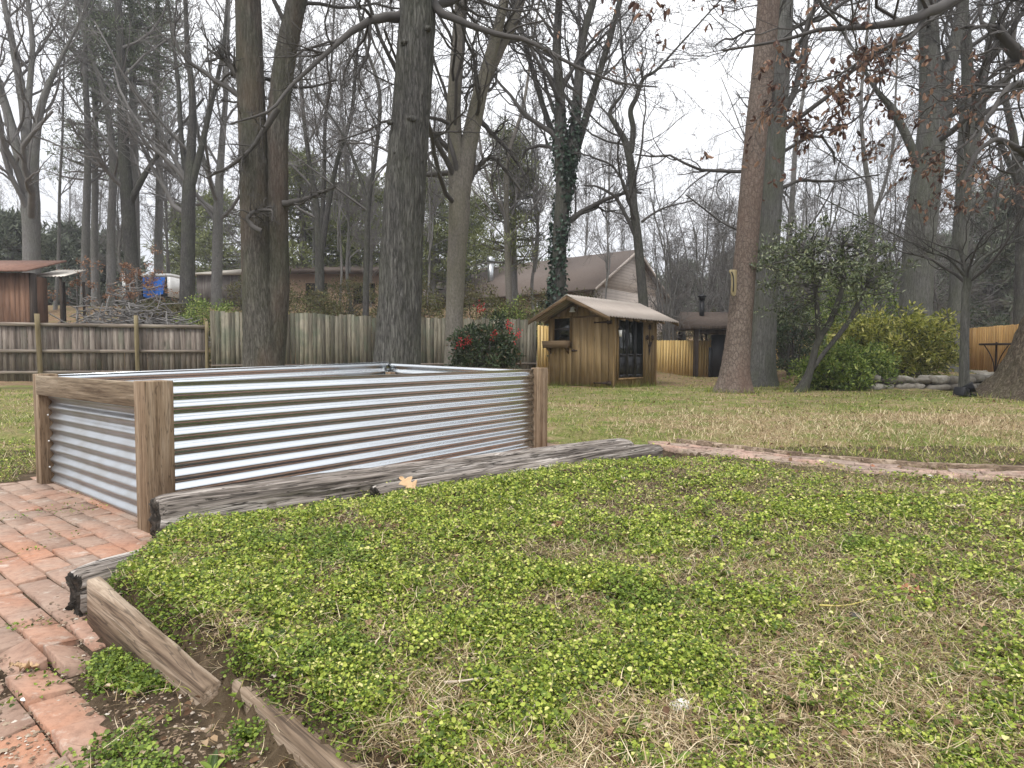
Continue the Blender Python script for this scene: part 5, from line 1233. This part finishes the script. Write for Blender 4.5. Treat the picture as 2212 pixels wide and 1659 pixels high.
def twiggy(seed, H):
    rng = R_(seed); t = thing('small_tree', (0, 0, 0), 'one of several low many stemmed bare trees with fine twigs', 'tree', 'low twiggy trees'); st = []
    for k in range(6):
        a = rng.uniform(0, 6.28); ln = rng.uniform(.1, .32); c = rng.normal(0, .25, 2)
        st.append(np.array([[math.cos(a) * ln * h + c[0] * h / H + rng.normal(0, .06), math.sin(a) * ln * h + c[1] * h / H + rng.normal(0, .06), h, .05 * (1 - .85 * h / H)] for h in np.linspace(0, H * rng.uniform(.75, 1.05), 8)]))
    trunk_mesh(st, rng, 7, 3, .02, 5, .1).out('trunk', MT['farbark'], t, smooth=True)
    lv = [dict(k=10, ratio=.32, ang=.8, n=7, wander=.24, up=.05, t0=.2, rk=.5), dict(k=6, ratio=.5, ang=.7, n=6, wander=.26, up=.02, t0=.15), dict(k=6, ratio=.55, ang=.65, n=4, wander=.24, up=.0, t0=.15)]
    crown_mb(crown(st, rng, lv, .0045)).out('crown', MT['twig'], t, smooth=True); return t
kinds = [kind_tree(201, 13, 2), kind_tree(202, 15, 3), kind_tree(203, 10, 3), kind_tree(204, 17, 1)]
def copy_tree(o):
    c = o.copy(); COL.objects.link(c)
    for ch in o.children:
        d = ch.copy(); COL.objects.link(d); d.parent = c
    return c
r = R_(77); spots = []
for px in np.arange(-120, 2340, 66):
    Y = r.uniform(34, 62); spots.append((px + r.uniform(-20, 20), Y))
for px in [1450, 1520, 1580, 1720, 1800, 1860, 1475, 1545, 1760, 1830, 1930, 1320, 2150, 640, 760, 930, 1160, 120, 360]: spots.append((px + r.uniform(-14, 14), r.uniform(27, 46)))
used = set()
for i, (px, Y) in enumerate(spots):
    x = (px - CX) / F * Y
    if 3.5 < x < 13 and 35 < Y < 52: Y = 56; x = (px - CX) / F * Y
    k = i % 4; o = kinds[k] if k not in used else copy_tree(kinds[k]); used.add(k)
    s = r.uniform(.75, 1.15) * (.6 if 1380 < px < 1600 or 1700 < px < 1960 else 1.0); o.location = (x, Y, gz(x, Y) - .1); o.rotation_euler = (0, 0, r.uniform(0, 6.28)); o.scale = (s, s, s)
tk = [twiggy(221, 7.5), twiggy(222, 9)]; used2 = set()
for i, (px, Y) in enumerate([(1445, 25), (1490, 29), (1535, 26), (1575, 32), (1615, 27), (1715, 24), (1770, 27), (1835, 25), (1890, 29), (1935, 24), (2030, 27)]):
    x = (px - CX) / F * Y; o = tk[i % 2] if i % 2 not in used2 else copy_tree(tk[i % 2]); used2.add(i % 2); o.location = (x, Y, gz(x, Y) - .1); s = r.uniform(.85, 1.2); o.scale = (s, s, s); o.rotation_euler = (0, 0, r.uniform(0, 6.28))
# rusty leaved beech saplings in front of the trailer
for i, (px, py, Y, lab) in enumerate([(300, 640, 26, 'beech sapling holding rusty orange leaves in front of the trailer'), (170, 640, 25, 'thin beech sapling with a few rusty leaves left of the trailer')]):
    x = (px - CX) / F * Y; base = np.array([x, Y, gz(x, Y)]); rng = R_(300 + i); t = thing('beech_sapling', base, lab, 'tree', 'rusty leaved saplings')
    st = np.array([[0, 0, -.1, .05], [.03, 0, .8, .04], [0, .05, 1.7, .03], [.05, 0, 2.6, .012]]); trunk_mesh([st], rng, 8, 6).out('trunk', MT['farbark'], t, smooth=True)
    lv = crown([st], rng, [dict(k=16, ratio=.62, ang=1.35, n=7, wander=.12, up=.0, t0=.3), dict(k=6, ratio=.4, ang=.7, n=5, wander=.15, up=0, t0=.2)], .006); crown_mb(lv).out('branches', MT['twig'], t)
    P = lv[-1][0]; n = 1700 if i == 0 else 500; ii = rng.integers(0, len(P), n); pos = P[ii, rng.integers(1, 5, n)] + rng.normal(0, .04, (n, 3))
    V, Q = leaf_mesh(pos, rng.normal(0, 1, (n, 3)) + np.array([0, 0, -.5]), rng.normal(0, .6, (n, 3)) + np.array([0, 0, 1.]), .09 * rng.uniform(.7, 1.2, n), .05 * rng.uniform(.7, 1.2, n)); put('dead_leaves', make_mesh('dead_leaves', V, Q), MT['rustleaf'], t)
# the far edge of the woods that reads as one mass
r = R_(400); m = MB(); n = 2600; px = r.uniform(-250, 2460, n); Yd = r.uniform(62, 95, n); x = (px - CX) / F * Yd; g = ground(x, Yd); hh = 5.5 * (.5 + .8 * n2(px, px * 0, .006, 3, 8)); C = np.stack([x, Yd, g + r.random(n) ** .8 * hh], -1)
V, Q = foliage_puffs(C, 1.1 * r.uniform(.6, 1.3, n), 40, .8, .22, r, .8); o = put('distant_woods', make_mesh('distant_woods', V, Q), MT['farneedle']); tag(o, kind='stuff')

# ------------------------------------------------------------------ lawn cover
def frustum_pts(n, y0, y1, rng, spread=1.18):
    Y = np.exp(rng.uniform(math.log(y0), math.log(y1), n)); u = rng.uniform(-spread, spread, n) * (1106 / F); return u * Y, Y
def allowed(x, y):
    u, v = planter_uv(x, y); inbed = (u > -.08) & (u < LENL + .08) & (v > -.08) & (v < 2.3)
    return ~inbed & ~in_patio(x, y) & (polydist(x, y, PATHV) > PATHW + (n2(x, y, 4, 3, 33) - .62) * .5)
def lush(x, y):
    base = .5 + (n2(x, y, 1.4, 3, 11) - .5) * .45 + (n2(x, y, 5.5, 3, 12) - .5) * .8 + (n2(x, y, 15, 2, 13) - .5) * .5
    return base + .015 + .1 * ss(.7, -.9, x - .12 * y) - .06 * ss(.1, 1.0, x - .1 * y) - .06 * ss(2.6, 4.2, y) * ss(-.1, .9, x)
rng = R_(501)
x, y = frustum_pts(125000, .85, 6.2, rng); ok = allowed(x, y) & (path_side(x, y) > .1); x, y = x[ok], y[ok]
mm = moundmask(x, y); soil = (mm < .5) & (y < 2.3)
l = lush(x, y); pr = ss(.40, .64, l) * .7 + .05; pr = np.where(soil, ss(.45, .56, n2(x, y, 4.5, 3, 15)), pr); ldv_ = nrm((LOG1 - LOG0)[None])[0]; dl_ = (x - LOG0[0]) * ldv_[1] - (y - LOG0[1]) * ldv_[0]; pr = np.where((dl_ < .2) & (y > 2.7), pr * .35, pr); pr *= np.where(y > 4.2, .6, 1)
ok = rng.random(len(x)) < pr; x, y = x[ok], y[ok]
k = 8; X = np.repeat(x, k); Yy = np.repeat(y, k); N = len(X); size = np.repeat(rng.lognormal(-.1, .3, len(x)).clip(.5, 1.6) * (.0048 + .0024 * np.clip(y, 0, 4.5)), k) * rng.uniform(.6, 1.2, N)
a = rng.uniform(0, 2 * PI, N); rad = size * rng.uniform(.5, 2.4, N); X = X + np.cos(a) * rad; Yy = Yy + np.sin(a) * rad
hz_ = np.repeat(rng.uniform(.002, .04, len(x)) * (.4 + 1.2 * n2(x, y, 7, 2, 51)), k) * rng.uniform(.5, 1.3, N); pos = np.stack([X, Yy, ground(X, Yy) + hz_], -1)
ax = np.stack([np.cos(a), np.sin(a), rng.normal(.1, .35, N)], -1); nm = rng.normal(0, .5, (N, 3)) + np.array([0, 0, 1.])
V, Q = leaf_mesh(pos, ax, nm, size, size * rng.uniform(.75, 1.0, N), .22)
dk = (n2(X, Yy, 3.2, 3, 16) > .72) | ((moundmask(X, Yy) < .97) & (Yy < 3.2))
def pick(V, Q, mask, vp, fp):
    ids = np.nonzero(mask)[0]; V = V.reshape(-1, vp, 3)[ids].reshape(-1, 3); Qr = (Q.reshape(-1, fp, 4) - (np.arange(len(mask)) * vp)[:, None, None])[ids]; return V, (Qr + (np.arange(len(ids)) * vp)[:, None, None]).reshape(-1, 4)
o = put('clover', make_mesh('clover', *pick(V, Q, ~dk, 6, 2)), MT['clover']); tag(o, kind='stuff')
o = put('dark_clover', make_mesh('dark_clover', *pick(V, Q, dk, 6, 2)), MT['cloverdark']); tag(o, kind='stuff')
rng = R_(520); n = 900; x, y = frustum_pts(n, .95, 5.5, rng); ok = allowed(x, y) & (path_side(x, y) > .15) & (rng.random(n) < .22); x, y = x[ok], y[ok]; k = 9; N = len(x) * k; a = np.tile(np.arange(k) * 2 * PI / k, len(x)) + rng.normal(0, .25, N); X, Yy = np.repeat(x, k), np.repeat(y, k); ln = np.repeat(rng.uniform(.02, .045, len(x)), k) * rng.uniform(.6, 1.2, N)
V, Q = leaf_mesh(np.stack([X, Yy, ground(X, Yy) + .012], -1), np.stack([np.cos(a), np.sin(a), rng.uniform(.15, .8, N)], -1), np.stack([-np.cos(a), -np.sin(a), np.full(N, 1.2)], -1), ln, ln * rng.uniform(.28, .45, N), .3); o = put('rosette_weeds', make_mesh('rosette_weeds', V, Q), MT['cloverdark']); tag(o, kind='stuff')
n = 2600; x, y = frustum_pts(n, .9, 6, rng); ok = allowed(x, y) & (path_side(x, y) > .1); x, y = x[ok], y[ok]; N = len(x); a = rng.uniform(0, 6.28, N); ln = rng.uniform(.006, .02, N) * (1 + .25 * y)
V, Q = leaf_mesh(np.stack([x, y, ground(x, y) + rng.uniform(.004, .03, N)], -1), np.stack([np.cos(a), np.sin(a), rng.normal(0, .4, N)], -1), rng.normal(0, .5, (N, 3)) + np.array([0, 0, 1.]), ln, ln * .55, .4); o = put('leaf_bits', make_mesh('leaf_bits', V, Q), MT['litter']); tag(o, kind='stuff')
# dead strands and green blades close by
def blades(n, y0, y1, prf, L, Wd, lean, curl, mat, name, seed, nseg=3, side=None):
    rng = R_(seed); x, y = frustum_pts(n, y0, y1, rng); ok = allowed(x, y)
    if side == 'near': ok &= path_side(x, y) > .1
    x, y = x[ok], y[ok]; ok = rng.random(len(x)) < prf(x, y); x, y = x[ok], y[ok]; N = len(x)
    az = rng.uniform(0, 2 * PI, N); ln = rng.uniform(*lean, N); pos = np.stack([x, y, ground(x, y) + .001 + np.where(ln > .95, rng.uniform(0, 1, N) ** 2 * .035, 0)], -1)
    V, Q = strands(pos, az, rng.uniform(*L, N), Wd * rng.uniform(.6, 1.4, N) * np.maximum(1, y / 4.0), ln, rng.uniform(*curl, N), nseg, rng)
    o = put(name, make_mesh(name, V, Q), mat); tag(o, kind='stuff'); return o
def dryzone(x, y): return ss(.56, .4, lush(x, y))
def soilz(x, y): return (moundmask(x, y) < .5) & (y < 2.3)
blades(170000, .85, 6.2, lambda x, y: np.where(soilz(x, y), .05, .22 + .78 * dryzone(x, y)), (.02, .065), .0017, (.9, 1.5), (-.2, .7), MT['straw'], 'dead_grass', 502, side='near')
blades(16000, .85, 6.2, lambda x, y: np.where(soilz(x, y), .02, .2 + .6 * dryzone(x, y)), (.03, .08), .0016, (.2, .9), (.3, 1.4), MT['straw'], 'standing_dead_grass', 503, side='near')
blades(110000, .85, 6.2, lambda x, y: np.where(soilz(x, y), .02, .25 + .7 * ss(.38, .58, n2(x, y, 4, 3, 20))), (.018, .05), .0024, (.3, 1.2), (.2, 1.0), MT['grass'], 'lawn_grass', 504, side='near')
def far_dry(x, y):
    band = np.exp(-((y - 7.6 + .05 * x) / 1.6) ** 2) * ss(.6, 2.6, x + (n2(x, y, 1.2, 3, 23) - .5) * 2); return np.clip(ss(.58, .68, n2(x, y, 1.1, 4, 22)) * .5 + band * 1.25, 0, 1) * (y < 14)
def far_ok(x, y): return (y < 26) & ((y < 15.5) | (x > -3)) & ((path_side(x, y) < .2) | (x < -2.4))
blades(170000, 3.6, 24, lambda x, y: far_ok(x, y) * (.12 + .88 * (1 - far_dry(x, y))) * (.25 + .75 * ss(.4, .5, n2(x, y, 1.6, 4, 38))), (.03, .075), .0034, (.2, 1.2), (.2, 1.0), MT['grass'], 'far_lawn_grass', 505, 2)
blades(130000, 3.6, 16, lambda x, y: far_ok(x, y) * (.1 + .9 * far_dry(x, y)), (.05, .12), .0032, (.3, 1.3), (.2, 1.0), MT['straw'], 'far_dead_grass', 506, 2)
rng = R_(507); n = 5200; x, y = frustum_pts(n, 3.4, 22, rng); ok = (path_side(x, y) < .3) & ((y < 15.5) | (x > -3)); x, y = x[ok], y[ok]; near_tree = np.exp(-((x - 5.4) / 1.6) ** 2 - ((y - 13.8) / 1.2) ** 2) + np.exp(-((x - 8.5) / 2.2) ** 2 - ((y - 12.4) / 1.6) ** 2) + np.exp(-((x - 7.0) / 1.6) ** 2 - ((y - 14.6) / 1.3) ** 2)
ok = rng.random(len(x)) < .04 + ss(.6, .75, n2(x, y, .7, 3, 36)) * .25 + near_tree; x, y = x[ok], y[ok]; N = len(x); a = rng.uniform(0, 6.28, N)
V, Q = leaf_mesh(np.stack([x, y, ground(x, y) + rng.uniform(.005, .04, N)], -1), np.stack([np.cos(a), np.sin(a), rng.normal(0, .3, N)], -1), rng.normal(0, .45, (N, 3)) + np.array([0, 0, 1.]), rng.uniform(.03, .07, N), rng.uniform(.02, .035, N), .4); o = put('leaf_litter', make_mesh('leaf_litter', V, Q), MT['litter']); tag(o, kind='stuff')
rng = R_(508); rings = [(5.25, 14.2, .55, 500), (7.25, 17.2, .5, 300), (6.8, 14.4, .3, 250), (11.3, 12.4, 1.5, 900)]; px_ = []; 
for (cx, cy, rad, n) in rings:
    a = rng.uniform(0, 6.28, n); rr = rad * rng.normal(1.0, .12, n); px_.append(np.stack([cx + np.cos(a) * rr, cy + np.sin(a) * rr], -1))
for (a_, b_, n) in ((shed_pt(-2.25, -.06, 0), shed_pt(.05, -.06, 0), 420), (shed_pt(.05, -.06, 0), shed_pt(.05, 2.3, 0), 420)):
    t = rng.random(n)[:, None]; px_.append(np.array(a_[:2]) * (1 - t) + np.array(b_[:2]) * t + rng.normal(0, .04, (n, 2)))
P2 = np.concatenate(px_); N = len(P2); V, Q = strands(np.column_stack([P2, ground(P2[:, 0], P2[:, 1])]), rng.uniform(0, 6.28, N), rng.uniform(.06, .19, N), .007 * rng.uniform(.6, 1.4, N), rng.uniform(.0, .6, N), rng.uniform(.2, 1.1, N), 3, rng)
o = put('long_grass', make_mesh('long_grass', V, Q), MT['grass']); tag(o, kind='stuff')  # tufts added for contact shade round trunk feet and shed base
# little weeds growing in the brick joints, crumbs of soil and gravel at the patio's ragged edge
rng = R_(510); n = 2600; x, y = frustum_pts(n * 9, 1.0, 4.2, rng); ok = in_patio(x, y) & (n2(x, y, 3.2, 3, 30) > .66); x, y = x[ok][:n], y[ok][:n]
if len(x):
    N = len(x); a = rng.uniform(0, 6.28, N); V, Q = leaf_mesh(np.stack([x, y, np.full(N, .006) + rng.uniform(0, .01, N)], -1), np.stack([np.cos(a), np.sin(a), rng.normal(.3, .3, N)], -1), rng.normal(0, .4, (N, 3)) + np.array([0, 0, 1.]), rng.uniform(.008, .016, N), rng.uniform(.006, .01, N)); o = put('joint_weeds', make_mesh('joint_weeds', V, Q), MT['cloverdark']); tag(o, kind='stuff')
def pebbles(n, region, size, mat, name, seed):
    rng = R_(seed); x, y = frustum_pts(n, .9, 3.5, rng); ok = region(x, y); x, y = x[ok], y[ok]; N = len(x)
    s = size * rng.lognormal(0, .45, N); oc = nrm(np.array([[1, 0, 0], [0, 1, 0], [-1, 0, 0], [0, -1, 0], [0, 0, 1], [.7, .7, .5], [-.7, .7, .4], [.7, -.7, .5], [-.7, -.7, .4]]))
    V = np.stack([x, y, np.maximum(ground(x, y), 0)], -1)[:, None] + oc[None] * s[:, None, None] * rng.uniform(.6, 1.3, (N, 9, 1)) * np.array([1.2, 1.0, .7])
    T3 = np.array([[0, 5, 4], [5, 1, 4], [1, 6, 4], [6, 2, 4], [2, 8, 4], [8, 3, 4], [3, 7, 4], [7, 0, 4]]); Fq = ((np.arange(N) * 9)[:, None, None] + T3[None]).reshape(-1, 3)
    o = put(name, make_mesh(name, V.reshape(-1, 3), Fq), mat); tag(o, kind='stuff')
gm = NT('gravel_bits', .9, .2); gm.color(gm.ramp(gm.island(), [(0, (.07, .05, .035)), (.45, (.2, .14, .095)), (.85, (.3, .235, .17)), (1, (.5, .45, .39))]))
pebbles(26000, lambda x, y: (moundmask(x, y) < .6) & (y < 2.4) & (x > -1.35 - .35 * (y - 1.2)) & (x < 0.2), .003, gm.m, 'soil_crumbs', 511)
pebbles(16000, lambda x, y: (moundmask(x, y) > .6) & (n2(x, y, 3.1, 3, 40) > .55), .003, gm.m, 'soil_crumbs', 512)

# ------------------------------------------------------------------ single fallen leaves, stones and sticks
def oakleaf(label, px, py, z, L, mat, seed, rz=None, curl=.35, pitch=.2):
    rng = R_(seed); p = gp(px, py, z); n = 15; t = np.linspace(0, 1, n)
    w = L * .30 * np.sin(PI * np.clip(t * .95 + .03, 0, 1)) * (.72 + .38 * np.cos(t * 6 * PI + .6)); w[0] = L * .012; w[1] *= .3; w[-1] = .002
    V = []
    for s_ in (-1, -.5, 0, .5, 1):
        V.append(np.column_stack([t * L - L / 2, s_ * w, curl * L * (abs(s_) ** 1.5 * .35 * (w / (L * .3)) + .25 * (2 * t - 1) ** 2) + .004 * rng.normal(0, 1, n)]))
    V = np.concatenate(V); i = np.arange(n - 1); Q = np.concatenate([np.stack([k * n + i, k * n + i + 1, (k + 1) * n + i + 1, (k + 1) * n + i], -1) for k in range(4)])
    o = put('fallen_leaf', make_mesh('fallen_leaf', V, Q, True), mat); o.location = (p[0], p[1], max(gz(p[0], p[1]), 0) + .012 if z < .2 else z); o.rotation_euler = (pitch * rng.normal(0, 1), pitch * rng.normal(0, 1), rng.uniform(0, 6.28) if rz is None else rz)
    o.modifiers.new('t', 'SOLIDIFY').thickness = .0008
    return tag(o, label, 'leaf', 'fallen leaves')
LM1 = plain('russet_leaf', (.3, .12, .06), .6, .35, 30); LM2 = plain('tan_leaf', (.45, .3, .17), .7, .3, 30); LM3 = plain('bleached_leaf', (.62, .52, .38), .7, .2, 30); LM4 = plain('brown_leaf', (.2, .1, .055), .7, .3, 30)
oakleaf('russet curled leaf on the grass at the right', 1965, 1297, .17, .085, LM1, 1)
oakleaf('tan oak leaf leaning on the buried tie', 882, 1046, .2, .15, LM2, 2, 2.4, .3, .35)
oakleaf('curled pinkish brown leaf lying on the near bricks', 50, 1437, .02, .07, LM2, 3, .4, .6)
oakleaf('bleached leaf at the far right of the lawn', 2065, 1112, .15, .13, LM3, 4)
oakleaf('round tan curled leaf near the end of the ties', 1348, 1056, .14, .09, LM3, 5, None, .8)
oakleaf('dark brown leaf in the green patch below the brick path', 1808, 1098, .12, .11, LM4, 6)
oakleaf('reddish leaf just below the brick path', 1910, 1086, .12, .11, LM1, 7)
oakleaf('small tan leaf in clover below the long tie', 390, 1192, .15, .055, LM2, 8)
oakleaf('small brown leaf standing in the middle of the clover', 1205, 1153, .17, .06, LM4, 9, None, .4, .6)
oakleaf('brown curled leaf in the clover at the centre', 1070, 1300, .17, .065, LM4, 10, None, .6)
oakleaf('rusty leaf lying on the brick path', 1890, 1003, .05, .12, LM1, 11)
def stone(label, px, py, z, s, mat, seed, flat=.5):
    rng = R_(seed); p = gp(px, py, z); th = np.linspace(0, 2 * PI, 16, endpoint=False); ph = np.linspace(-PI / 2, PI / 2, 9)
    q = np.stack([np.cos(ph)[:, None] * np.cos(th), np.cos(ph)[:, None] * np.sin(th) * .75, np.sin(ph)[:, None] * flat + 0 * th], -1) * s; q = q * (1 + .5 * (fbm(q / s * 1.7 + seed, 3) - .5)[..., None])
    i = np.arange(8)[:, None] * 16; j = np.arange(16)[None]
    o = put('stone', make_mesh('stone', q.reshape(-1, 3), np.stack([i + j, i + (j + 1) % 16, i + 16 + (j + 1) % 16, i + 16 + j], -1).reshape(-1, 4), True), mat); o.location = (p[0], p[1], max(gz(p[0], p[1]), .0) + s * flat * .5 + .006); o.rotation_euler = (0, 0, rng.uniform(0, 6))
    return tag(o, label, 'stone', 'loose stones')
stone('biggest white stone, in the clover near the bottom', 1470, 1538, .18, .023, MT['white'], 1)
stone('dark grey pebble beside a yellow stalk on the right lawn', 1848, 1352, .17, .017, MT['darkstone'], 2)
stone('white chip between the two edging boards', 600, 1558, .1, .010, MT['white'], 3)
stone('white pebble at the bottom just right of the edging board', 806, 1636, .17, .011, MT['white'], 4)
stone('white stone lying on the brick path', 2010, 1025, .04, .04, MT['white'], 5)
stone('white flake on the bricks in front of the stub end', 60, 1515, .0, .016, MT['white'], 6, .25)
stone('pale pebble on the clover beside the short tie stub', 268, 1290, .15, .012, MT['white'], 7)
def stick(label, pts, r, mat, z=None):
    P = [];
    for (px, py, zz) in pts:
        p = gp(px, py, .17); P.append([p[0], p[1], gz(p[0], p[1]) + zz])
    P = np.array(P); c = P.mean(0); m = MB(); m.tube(resample(P - c, 14), np.linspace(r, r * .45, 14), 7); o = m.out('stick', mat, smooth=True); o.location = tuple(c); return tag(o, label, 'stick', 'fallen sticks')
SM = plain('bleached_stick', (.5, .42, .34), .8, .25, 30); SM2 = plain('dark_stick', (.13, .1, .08), .8, .3, 30); SM3 = plain('yellow_stalk', (.5, .42, .12), .7, .2, 30)
stick('forked bleached stick on the right of the clover', [(1510, 1170, .02), (1552, 1176, .03), (1562, 1200, .02), (1570, 1215, .015)], .006, SM2)
stick('yellow stalk lying beside the dark grey pebble', [(1770, 1348, .03), (1830, 1340, .025), (1890, 1325, .03)], .0025, SM3)
stick('curved white twig in the clover at the bottom centre', [(960, 1505, .02), (1000, 1512, .03), (1055, 1508, .03), (1100, 1516, .02)], .0028, SM)
stick('short white twig pointing down at the bottom centre', [(1128, 1600, .02), (1150, 1580, .03), (1160, 1555, .03)], .003, SM)
stick('dark stick across the sunk edging board', [(570, 1655, .03), (610, 1632, .035), (650, 1618, .04)], .005, SM2)

m = MB(); m.box(-150, 150, -8, 200, -2.5, 40); hz_o = m.out('haze', bpy.data.materials.new('haze')); hm = hz_o.data.materials[0]; hm.use_nodes = True; ht = hm.node_tree; ht.nodes.clear()
ho = ht.nodes.new('ShaderNodeOutputMaterial'); hv = ht.nodes.new('ShaderNodeVolumePrincipled'); hv.inputs['Color'].default_value = (.93, .95, 1, 1); hv.inputs['Density'].default_value = .0012; hv.inputs['Anisotropy'].default_value = .2; ht.links.new(hv.outputs[0], ho.inputs['Volume']); tag(hz_o, kind='stuff')
# ------------------------------------------------------------------ light, sky, camera output
w = bpy.data.worlds.new('World'); sc.world = w; w.use_nodes = True; nt = w.node_tree; bg = nt.nodes['Background']
SUN_EL, SUN_AZ = math.radians(58), math.radians(200)
sky = nt.nodes.new('ShaderNodeTexSky'); sky.sky_type = 'NISHITA'; sky.sun_disc = False; sky.sun_elevation = SUN_EL; sky.sun_rotation = SUN_AZ; sky.air_density = 1.0; sky.dust_density = 4.0
bw_ = nt.nodes.new('ShaderNodeRGBToBW'); nt.links.new(sky.outputs[0], bw_.inputs[0])
# overcast: the clear sky's brightness is kept in part, its colour hidden by an even cloud sheet
tc = nt.nodes.new('ShaderNodeTexCoord'); ns = nt.nodes.new('ShaderNodeTexNoise'); ns.inputs['Scale'].default_value = 2.2; ns.inputs['Detail'].default_value = 5
mp = nt.nodes.new('ShaderNodeMapping'); mp.inputs['Scale'].default_value = (1, 1, 2.5); nt.links.new(tc.outputs['Generated'], mp.inputs[0]); nt.links.new(mp.outputs[0], ns.inputs['Vector'])
cr = nt.nodes.new('ShaderNodeValToRGB'); cr.color_ramp.elements[0].position = .3; cr.color_ramp.elements[0].color = (8.0, 8.2, 8.6, 1); cr.color_ramp.elements[1].position = .7; cr.color_ramp.elements[1].color = (11.5, 11.5, 11.6, 1); nt.links.new(ns.outputs['Fac'], cr.inputs[0])
sz = nt.nodes.new('ShaderNodeSeparateXYZ'); nt.links.new(tc.outputs['Generated'], sz.inputs[0])
gr = nt.nodes.new('ShaderNodeValToRGB'); gr.color_ramp.elements[0].position = .0; gr.color_ramp.elements[0].color = (.56, .57, .6, 1); gr.color_ramp.elements[1].position = .9; gr.color_ramp.elements[1].color = (1.5, 1.5, 1.5, 1); nt.links.new(sz.outputs[2], gr.inputs[0])
mg = nt.nodes.new('ShaderNodeMix'); mg.data_type = 'RGBA'; mg.blend_type = 'MULTIPLY'; mg.inputs[0].default_value = 1; nt.links.new(cr.outputs[0], mg.inputs[6]); nt.links.new(gr.outputs[0], mg.inputs[7])
mx = nt.nodes.new('ShaderNodeMix'); mx.data_type = 'RGBA'; mx.inputs[0].default_value = .9; nt.links.new(bw_.outputs[0], mx.inputs[6]); nt.links.new(mg.outputs[2], mx.inputs[7])
nt.links.new(mx.outputs[2], bg.inputs['Color']); bg.inputs['Strength'].default_value = .1
sl = bpy.data.lights.new('sun', 'SUN'); sl.energy = 1.5; sl.angle = math.radians(14); sl.color = (1, .97, .93); so = bpy.data.objects.new('sun', sl); COL.objects.link(so)
so.rotation_euler = (math.radians(90) - SUN_EL, 0, math.radians(180) - SUN_AZ + 0.0)
sc.view_settings.view_transform = 'Standard'; sc.view_settings.look = 'None'; sc.view_settings.gamma = 1; sc.view_settings.exposure = 0.7
sc.render.engine = 'CYCLES'; sc.cycles.use_denoising = True; sc.cycles.max_bounces = 6; sc.cycles.diffuse_bounces = 3; sc.cycles.glossy_bounces = 3; sc.cycles.transmission_bounces = 3
sc.cycles.use_adaptive_sampling = True; sc.cycles.adaptive_threshold = .01
